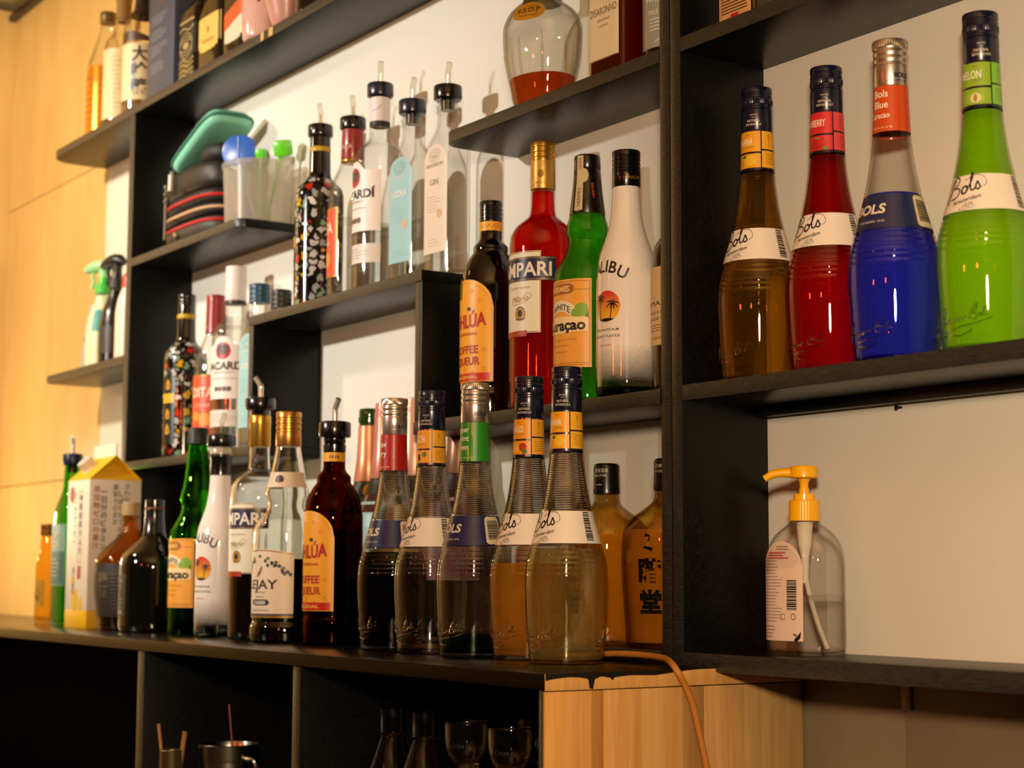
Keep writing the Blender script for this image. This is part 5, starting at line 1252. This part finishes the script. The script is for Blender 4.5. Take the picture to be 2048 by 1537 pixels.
# ---------------------------------------------------------------- cleaning bottles on the left shelf
ZS = 0.3872
def trigger(root, z, m, collar, s=1.0, aim=-35):
    """spray head: collar, neck, hooded body with nozzle, trigger lever"""
    rev('collar', [(z-20, 15*s), (z-19, 16*s), (z-2, 15*s), (z, 11*s), (z+12, 9*s)], collar, root, flute=(24, 0.5, z-20, z-2))
    pts = [(0, 0, z+8), (0, 0, z+18), (-4, 0, z+27), (-16, 0, z+33), (-34, 0, z+33), (-44, 0, z+31)]
    pts = [(18, 0, z+30), (8, 0, z+34), (-4, 0, z+35), (-18, 0, z+34), (-34, 0, z+30), (-42, 0, z+27)]
    R_ = Matrix.Rotation(deg(aim), 3, 'Z')
    v, f = tubev([R_ @ (Vector(p)*MM*1.0) for p in pts], [7*MM*s, 12*MM*s, 13*MM*s, 12*MM*s, 9*MM*s, 6*MM*s], 12); mk('spray_head', v, f, m, root)
    v, f = tubev([R_ @ (Vector(p)*MM) for p in [(0, 0, z+4), (0, 0, z+30)]], [8*MM, 10*MM], 12); mk('head_neck', v, f, m, root)
    v, f = tubev([R_ @ (Vector(p)*MM) for p in smooth_path([(-20, 0, z+28), (-25, 0, z+16), (-22, 0, z+4), (-27, 0, z-8)], 4)], 3.6*MM, 8); mk('trigger_lever', v, f, m, root)
SP = Body([(0, 29), (3, 31), (60, 31), (95, 27), (125, 17), (140, 13)], step=4)
root = bottle('spray_bottle', 'pale green spray bottle with light green trigger head on the left shelf', -3.2, 1.2, ZS, 0, 'trigger spray bottles')
glass_body(root, SP, 'sp', P('dfe6c0', 0.3, name='pale_green_plastic')); put('label', P('3f9a9a', 0.45, name='teal_label'), root, patch(SP, 14, 34, 70, 112, 0.3, 28, 8, 3))
trigger(root, 165, P('a8dfa0', 0.35, name='light_green_plastic'), P('3fbf3a', 0.35, name='green_collar'), 1.0, 35)
root = bottle('spray_bottle', 'black spray bottle with dark trigger head on the left shelf', -3.118, 1.195, ZS, 0, 'trigger spray bottles')
glass_body(root, SP, 'sp', P('141210', 0.25, coat=0.3, name='black_bottle_plastic')); put('label', P('3a3430', 0.4, name='dark_grey_label'), root, patch(SP, -20, 30, 20, 70, 0.3, 30, 14, 3)); trigger(root, 163, P('120f0d', 0.4, name='black_head'), P('1a1614', 0.4, name='black_collar2'), 1.0, 20)
SP2 = Body([(0, 24), (3, 26), (80, 26), (110, 22), (130, 15), (136, 13)], step=4)
root = bottle('squeeze_bottle', 'cream plastic bottle with red cap beside the left shelf post', -3.024, 1.185, ZS, 0)
glass_body(root, SP2, 'sp2', P('ddd0bc', 0.35, name='cream_plastic')); rev('cap', [(132, 14), (133, 16), (150, 15), (158, 11), (160, 6)], P('cf2a22', 0.35, name='red_plastic'), root)
root = thing('refill_pouch', 'pale blue refill pouch at the left end of the left shelf', 'pouch', (-3.30, 1.222, ZS))
v, f = loft([(0, 0.034, 0.018, 3), (0.01, 0.036, 0.020, 3), (0.05, 0.035, 0.018, 3), (0.10, 0.034, 0.011, 3), (0.128, 0.033, 0.003, 3), (0.141, 0.033, 0.0012, 4)], 32); mk('film_pouch', v, f, P('a9c8d6', 0.3, coat=0.3, name='pale_blue_film'), root)
RP = Body([(0, 34, 18, 3), (141, 33, 6, 3)], step=20); put('print', P('6f9fb8', 0.4, name='blue_film_print'), root, patch(RP, -22, 22, 40, 80, 3.4, 1, 8, 2))

# ---------------------------------------------------------------- stacked pouches
ZP = 0.5582
def case(name, label, x, y, z, rx, ry, h, m, pipes=(), rz=0, tilt_y=0, e=3.2, zip_mat=None):
    root = thing(name, label, 'pouch', (x, y, z), deg(rz), 'soft cases stacked on the shelf')
    if tilt_y: root.rotation_euler = (0, deg(tilt_y), deg(rz))
    k = min(0.012, h*0.35)
    v, f = loft([(0, rx-k, ry-k, e), (k*0.25, rx-k*0.35, ry-k*0.35, e), (k, rx, ry, e), (h-k, rx, ry, e), (h-k*0.25, rx-k*0.35, ry-k*0.35, e), (h, rx-k, ry-k, e)], 56)
    mk('case_body', v, f, m, root, angle=60)
    for zz, c in pipes:
        pts = []
        for i in range(57):
            a = 2*PI*i/56; s_, c_ = math.sin(a), math.cos(a)
            pts.append(((rx+0.0008)*math.copysign(abs(s_)**(2/e), s_), -(ry+0.0008)*math.copysign(abs(c_)**(2/e), c_), zz))
        v, f = tubev(pts, 0.0028, 8, closed=False); mk('piping', v, f, c, root)
    return root
CLOTH = P('14110f', 0.6, noise=0.3, nscale=200, name='black_nylon'); GREYC = P('3a352e', 0.55, name='grey_nylon'); REDP = P('c41f22', 0.45, name='red_piping'); TANP = P('c9a27a', 0.45, name='tan_piping')
px, py = -2.738, 1.210
r1 = case('soft_case', 'bottom black case of the stack with red piping and grey base', px, py, ZP, 0.108, 0.050, 0.034, GREYC, ((0.024, REDP),))
r2 = case('soft_case', 'thin black case with tan piping, second from the bottom of the stack', px+0.002, py, ZP+0.0342, 0.112, 0.051, 0.020, CLOTH, ((0.010, TANP),))
r3 = case('soft_case', 'black case with red top piping in the middle of the stack', px, py, ZP+0.0544, 0.105, 0.049, 0.026, CLOTH, ((0.012, REDP),))
r4 = case('soft_case', 'thick plain black case under the teal one', px-0.002, py, ZP+0.0806, 0.108, 0.049, 0.046, P('1a1613', 0.5, noise=0.3, nscale=90, name='black_leatherette'))
r5 = case('soft_case', 'teal case lying tilted on top of the stacked cases', px+0.014, py-0.002, ZP+0.1600, 0.092, 0.044, 0.026, P('86d4ba', 0.45, name='teal_fabric'), ((0.013, P('2f7a66', 0.5, name='dark_teal')),), tilt_y=-20, e=5)
r6 = case('soft_case', 'dark bag crumpled between the teal case and the plastic tub', px+0.062, py+0.003, ZP+0.1270, 0.046, 0.040, 0.030, CLOTH, (), e=2.4)
STEEL = P('8a7a66', 0.35, metal=0.8, name='worn_metal')
def pull(root, x, y, z, n, m):
    for i in range(n):
        a = [(x+0.0022*math.cos(t/8*2*PI)*(1 if i % 2 else 0.3), y+0.0022*math.cos(t/8*2*PI)*(0.3 if i % 2 else 1), z-i*0.0062+0.0042*math.sin(t/8*2*PI)) for t in range(9)]
        v, f = tubev(a, 0.0011, 6, closed=False); mk('zip_link', v, f, m, root)
pull(r5, -0.093, -0.035, 0.006, 8, STEEL); pull(r4, -0.060, -0.0535, 0.022, 5, STEEL)
v, f = tubev([(-0.038, -0.0545, 0.040), (-0.038, -0.055, 0.012)], 0.0042, 10); mk('white_pull', v, f, P('e6e0d8', 0.35, name='white_toggle'), r4)
v, f = tubev([(-0.052, -0.0575, 0.018), (-0.052, -0.0578, -0.045)], 0.0026, 8); mk('pull_cord', v, f, P('7a664e', 0.5, name='tan_cord'), r3)
v, f = tubev([(-0.02, -0.0525, 0.016), (-0.012, -0.053, 0.008)], 0.004, 8); mk('metal_tab', v, f, P('d8c89a', 0.25, metal=0.8, name='brass_tab'), r1)

# ---------------------------------------------------------------- plastic tub of picks and scoops
def cloudy():
    m, nt, b = new_mat('cloudy_plastic'); nt.nodes.remove(b)
    t = nt.nodes.new('ShaderNodeBsdfTransparent'); t.inputs[0].default_value = (0.93, 0.90, 0.86, 1)
    d = nt.nodes.new('ShaderNodeBsdfTranslucent'); d.inputs[0].default_value = (0.82, 0.76, 0.68, 1)
    d2 = nt.nodes.new('ShaderNodeBsdfPrincipled'); d2.inputs['Base Color'].default_value = (0.8, 0.75, 0.68, 1); d2.inputs['Roughness'].default_value = 0.25
    a = nt.nodes.new('ShaderNodeMixShader'); a.inputs[0].default_value = 0.5; c = nt.nodes.new('ShaderNodeMixShader'); c.inputs[0].default_value = 0.36
    nt.links.new(d.outputs[0], a.inputs[1]); nt.links.new(d2.outputs[0], a.inputs[2]); nt.links.new(t.outputs[0], c.inputs[1]); nt.links.new(a.outputs[0], c.inputs[2])
    nt.links.new(c.outputs[0], nt.nodes['Material Output'].inputs[0])
    return m
TX, TY = -2.549, 1.2108
tub = thing('plastic_tub', 'cloudy plastic tub full of picks and scoops on the left shelf', 'tub', (TX, TY, ZP))
prof = [(0, 50), (1.5, 53), (60, 55.5), (90, 57), (91, 58.6), (99, 58.8), (100, 58), (99, 57.2), (91, 55.8), (60, 54.4), (2.6, 51.8), (1.8, 48)]
v, f = loft([(z*MM, r*MM, r*MM, 2) for z, r in prof], 48); mk('tub_wall', v, f, cloudy(), tub)
def stick(name, label, cat, p0, p1, r, m, head=None, group=None):
    root = thing(name, label, cat, (TX+p0[0], TY+p0[1], ZP+p0[2]), 0, group)
    d = Vector(p1)-Vector(p0)
    v, f = tubev([(0, 0, 0), d], r, 10); mk('handle', v, f, m, root)
    if head: head(root, d, m)
    return root
def paddle(rw, rh, m2=None):
    def h(root, d, m):
        v, f = loft([(-0.0011, rw*0.92, rh*0.92, 2.3), (0, rw, rh, 2.3), (0.0011, rw*0.92, rh*0.92, 2.3)], 28)
        o = mk('paddle_head', v, f, m2 or m, root)
        o.matrix_local = Matrix.Translation(d+Vector((0, 0, rh*0.6))) @ Matrix.Rotation(deg(38), 4, 'Z') @ Matrix.Rotation(deg(90), 4, 'X')
        v, f = tubev([(0, -0.0006, -rh*0.95), (0, -0.0006, rh*0.9)], 0.0022, 6)
        mk('ridge', v, f, m2 or m, root).matrix_local = Matrix.Translation(d+Vector((0, 0, rh*0.6))) @ Matrix.Rotation(deg(38), 4, 'Z')
    return h
BLU = P('2f63c4', 0.3, coat=0.2, name='blue_plastic'); LIM = P('63cf1c', 0.3, coat=0.2, name='lime_plastic')
stick('plastic_scoop', 'large blue plastic scoop head standing out of the tub', 'scoop', (-0.008, -0.010, 0.012), (-0.030, -0.022, 0.112), 0.004, BLU, paddle(0.030, 0.026), 'picks in the tub')
stick('plastic_scoop', 'milky round scoop leaning out at the left of the tub', 'scoop', (-0.012, 0.006, 0.012), (-0.046, -0.016, 0.108), 0.003, P('cfc3b4', 0.35, name='milky_plastic'), paddle(0.017, 0.02), 'picks in the tub')
def cube_head(s):
    def h(root, d, m):
        o = bevel_box('cube_head', -s, s, -s, s, -s, s, m, root, b=s*0.35); o.matrix_local = Matrix.Translation(d) @ Matrix.Rotation(deg(40), 4, 'Z') @ Matrix.Rotation(deg(18), 4, 'X')
    return h
stick('plastic_pick', 'small lime green pick in the middle of the tub', 'pick', (0.006, 0.000, 0.012), (0.000, 0.004, 0.120), 0.0025, LIM, cube_head(0.008), 'picks in the tub')
stick('plastic_pick', 'larger lime green pick leaning out at the right of the tub', 'pick', (0.012, 0.010, 0.012), (0.034, 0.026, 0.126), 0.003, LIM, cube_head(0.013), 'picks in the tub')
for k, (a, b) in enumerate((((-0.005, -0.035, 0.018), (-0.024, -0.030, 0.060)), ((0.006, -0.033, 0.016), (-0.018, -0.036, 0.062)))):
    stick('wooden_stick', ('orange wooden stick crossing in front inside the tub, leaning right', 'orange wooden stick crossing behind inside the tub, leaning left')[k], 'stick', a, b, 0.0032, P('e08a2a', 0.5, noise=0.15, nscale=90, name='orange_wood'), None, 'picks in the tub')

# ---------------------------------------------------------------- hand soap dispenser
root = thing('soap_dispenser', 'clear hand soap bottle with yellow pump on the lower right shelf', 'soap dispenser', (-1.2935, 1.2155, -0.0761), deg(6))
SB = Body([(0, 37, 25, 2.6), (2.5, 40, 28, 2.6), (12, 41, 28.5, 2.6), (90, 41, 28, 2.6), (106, 38.5, 26.5, 2.5), (118, 31, 22.5, 2.3), (126, 20, 17.5, 2.1), (130, 14.5, 14.5, 2), (134, 13.5, 13.5, 2)], step=3, seg=56)
v, f = SB.shell(1.4, 3.0); mk('bottle_body', v, f, thin_glass((0.995, 0.99, 0.985), (0.74, 0.70, 0.64), 'clear_pet'), root, angle=50)
v, f = SB.liquid(58.5, 1.4, 2.8); mk('liquid_soap', v, f, thin_glass((0.96, 0.955, 0.945), (0.55, 0.50, 0.46), 'clear_soap'), root, angle=50)
YEL = P('ffb905', 0.32, coat=0.25, name='yellow_plastic')
c_ = rev('pump_collar', [(131, 14), (131.5, 15.4), (151, 15.2), (152, 14), (152.3, 10.8), (158, 10.6), (158.6, 6)], YEL, root, flute=(44, 0.25, 131, 151))
rev('pump_stem', [(158, 5), (164, 5), (164.3, 4.2), (170, 4.6), (173, 6.4), (174, 6.4), (174.5, 4)], YEL, root)
hd = rev('pump_head', [(173.6, 6), (174, 13.4), (175, 14.4), (183, 14.2), (185.5, 13), (186.3, 9)], YEL, root)
aim = deg(-50)
dv = Vector((math.sin(aim), -math.cos(aim), 0))
v, f = tubev([dv*0.012+Vector((0, 0, 0.1795)), dv*0.022+Vector((0, 0, 0.1795)), dv*0.031+Vector((0, 0, 0.178)), dv*0.039+Vector((0, 0, 0.1735))], [0.0052, 0.0046, 0.0042, 0.0036], 12); mk('spout', v, f, YEL, hd)
rev('pump_cylinder', [(70, 3), (95, 4), (108, 6.5), (131, 8.5)], P('e6dccf', 0.35, name='milky_pump'), root)
v, f = tubev(smooth_path([(0, 0, 0.09), (0.002, 0, 0.07), (0.012, 0.002, 0.035), (0.024, 0.004, 0.006)], 5), 0.0024, 8); mk('dip_tube', v, f, P('ddd2c4', 0.3, name='milky_tube'), root)
lb = put('label', P('e9cfc0', 0.45, name='pinkish_film'), root, patch(SB, -36, 20, 14, lambda u: 82+29*math.sqrt(max(0, 1-((u+8)/28.2)**2)), 0.4, 1, 26, 3))
put('fine_print', P('8f7c70', 0.5, name='grey_brown_ink'), lb, *rules(SB, -32, -4, 92, 20, 3.1, 0.6, 0.7, 1, 4), *rules(SB, -14, 4, 106, 2, 2.6, 0.8, 0.7, 1, 5), *rules(SB, -32, -14, 28, 4, 3.4, 0.8, 0.7, 1, 6))
put('pink_print', P('c2485a', 0.5, name='pink_ink'), lb, *rules(SB, -26, 8, 100, 3, 2.6, 1.2, 0.7, 1, 7))
put('barcode', INK, lb, barcode(SB, 1, 13, 44, 73, 0.75, 1)); put('bird_print', INK, lb, poly(SB, [(10, 16), (14, 19), (18, 24), (17, 17), (13, 13.5), (10, 14)], 0.8, 1), stroke(SB, [(9, 21), (13, 19)], 1.4, 0.8, 1))
put('recycling_marks', P('4a3c34', 0.5, name='mark_ink'), lb, *[stroke(SB, [(u-2.4, 35), (u+2.4, 35), (u+2.4, 40), (u-2.4, 40), (u-2.4, 35)], 0.7, 0.75, 1, n=1) for u in (-4, )], stroke(SB, [(9+2.8*math.cos(t/10*2*PI), 37.5+2.8*math.sin(t/10*2*PI)) for t in range(11)], 0.7, 0.75, 1))

# ---------------------------------------------------------------- cable over the end of the counter
pts = [(-1.62, 1.135, -0.0868), (-1.56, 1.133, -0.0862), (-1.518, 1.130, -0.0826), (-1.4833, 1.130, -0.0806), (-1.4413, 1.130, -0.0806), (-1.395, 1.118, -0.0816), (-1.362, 1.101, -0.0848), (-1.3495, 1.0985, -0.0925), (-1.3488, 1.108, -0.1070), (-1.3488, 1.1171, -0.1260), (-1.3488, 1.1251, -0.1540), (-1.3488, 1.1337, -0.1863), (-1.3488, 1.15, -0.26), (-1.3488, 1.165, -0.40)]
v, f = tubev([(p.x, p.y, p.z+CZ) for p in smooth_path(pts, 6)], 0.0033, 12)
tag(mk('power_cable', v, f, P('b9772e', 0.45, noise=0.06, nscale=30, name='tan_rubber')), 'tan power cable hanging over the wooden counter end', 'cable')

# ---------------------------------------------------------------- things inside the counter compartments
GOB = [(0, 26), (1.5, 27), (4, 26), (12, 20), (22, 16.5), (34, 22), (44, 23), (54, 17), (60, 9.5), (66, 9), (74, 13), (86, 20.5), (100, 24.5), (115, 25.2), (122, 25), (123, 24.2), (122, 23.2), (112, 23), (98, 22.2), (86, 18.2), (77, 11), (73, 4)]
def goblet(label, x, y):
    root = thing('goblet', label, 'glass', (x, y, -0.2798), 0, 'stemmed glasses in the counter compartment')
    q = pchip([(i, z, r) for i, (z, r) in enumerate(GOB)], 0.5)
    v, f = loft([(z*MM, r*MM, r*MM, 2) for _, z, r in q], 40); mk('goblet_glass', v, f, CLEAR, root, angle=60)
    B = Body([(70, 12), (90, 22.8), (110, 25.4)], step=5); put('engraving', P('35322d', 0.4, name='etched_mark'), root, text(B, 'Orion', 12, 98, 6, 0.2, 24, 16, shear=0.3))
    return root
goblet('clear stemmed glass in front, left of the pair under the counter', -1.639, 1.04)
goblet('clear stemmed glass in front, right of the pair beside the wooden end', -1.553, 1.04)
goblet('clear stemmed glass at the back behind the front pair', -1.640, 1.135)
CAR = [(0, 30), (2, 32), (20, 33), (50, 29), (80, 18.5), (92, 14.2), (95, 13.8), (96, 14.8), (122, 15), (125, 14.6), (125.5, 13.6), (122, 12.6), (96, 12), (80, 16), (50, 26.5), (20, 30.5), (6, 29), (5, 20)]
def carafe(label, x, y):
    root = thing('carafe', label, 'carafe', (x, y, -0.2798), 0, 'small glass carafes in the counter compartment')
    v, f = loft([(z*MM, r*MM, r*MM, 2) for z, r in CAR], 40); mk('carafe_glass', v, f, CLEAR, root, angle=40)
    rev('neck_ring', [(94, 14.2), (94.5, 15.6), (96, 15.8), (97, 15)], CLEAR, root, cap0=False, cap1=False)
carafe('small clear carafe under the counter, left of the two', -1.818, 1.05)
carafe('small clear carafe under the counter, next to the stemmed glasses', -1.748, 1.052)
SS = P('b9b2a4', 0.22, metal=1.0, name='stainless_steel')
pit = thing('steel_pitcher', 'stainless steel pitcher inside the counter compartment', 'pitcher', (-2.268, 1.05, -0.4198))
v, f = loft([(z*MM, r*MM, r*MM, 2) for z, r in [(0, 38), (2, 40), (60, 41), (165, 40), (166, 41.2), (187, 42), (188, 41), (187, 40.4), (166, 39.6), (60, 39.8), (4, 38.5), (3, 30)]], 48); mk('pitcher_wall', v, f, SS, pit)
v, f = tubev([Vector(p) for p in smooth_path([(0.041, 0.008, 0.17), (0.062, 0.012, 0.165), (0.066, 0.012, 0.12), (0.060, 0.012, 0.06), (0.041, 0.008, 0.05)], 5)], 0.004, 8); mk('handle', v, f, SS, pit)
cup = thing('steel_cup', 'slim steel cup holding sticks beside the pitcher', 'cup', (-2.296, 0.978, -0.4198))
v, f = loft([(z*MM, r*MM, r*MM, 2) for z, r in [(0, 15), (2, 16.5), (178, 17), (180, 17.6), (181, 17), (180, 15.8), (4, 15), (3, 10)]], 32); mk('cup_wall', v, f, P('a89a78', 0.3, metal=0.9, name='dull_steel'), cup)
def rod(label, p0, p1, r, m, tip=None):
    root = thing('bar_stick', label, 'stick', (p0[0], p0[1], p0[2]), 0, 'sticks in the counter compartment')
    d = Vector(p1)-Vector(p0); v, f = tubev([(0, 0, 0), d*0.72], r, 8); mk('shaft', v, f, m, root)
    v, f = tubev([d*0.72, d], r*1.15, 8); mk('tip', v, f, tip or m, root)
WD = P('b07a3e', 0.5, name='bamboo')
rod('bamboo stick leaning left out of the slim steel cup', (-2.290, 0.981, -0.40), (-2.316, 0.966, -0.205), 0.0022, WD)
rod('flat bamboo stick leaning right out of the slim steel cup', (-2.300, 0.975, -0.40), (-2.281, 0.990, -0.214), 0.0030, WD)
rod('thin stirring rod with a dark red tip leaning from the pitcher', (-2.245, 1.062, -0.405), (-2.262, 1.046, -0.178), 0.0013, P('3a3228', 0.4, metal=0.5, name='dark_rod'), P('8a1428', 0.4, name='dark_red'))
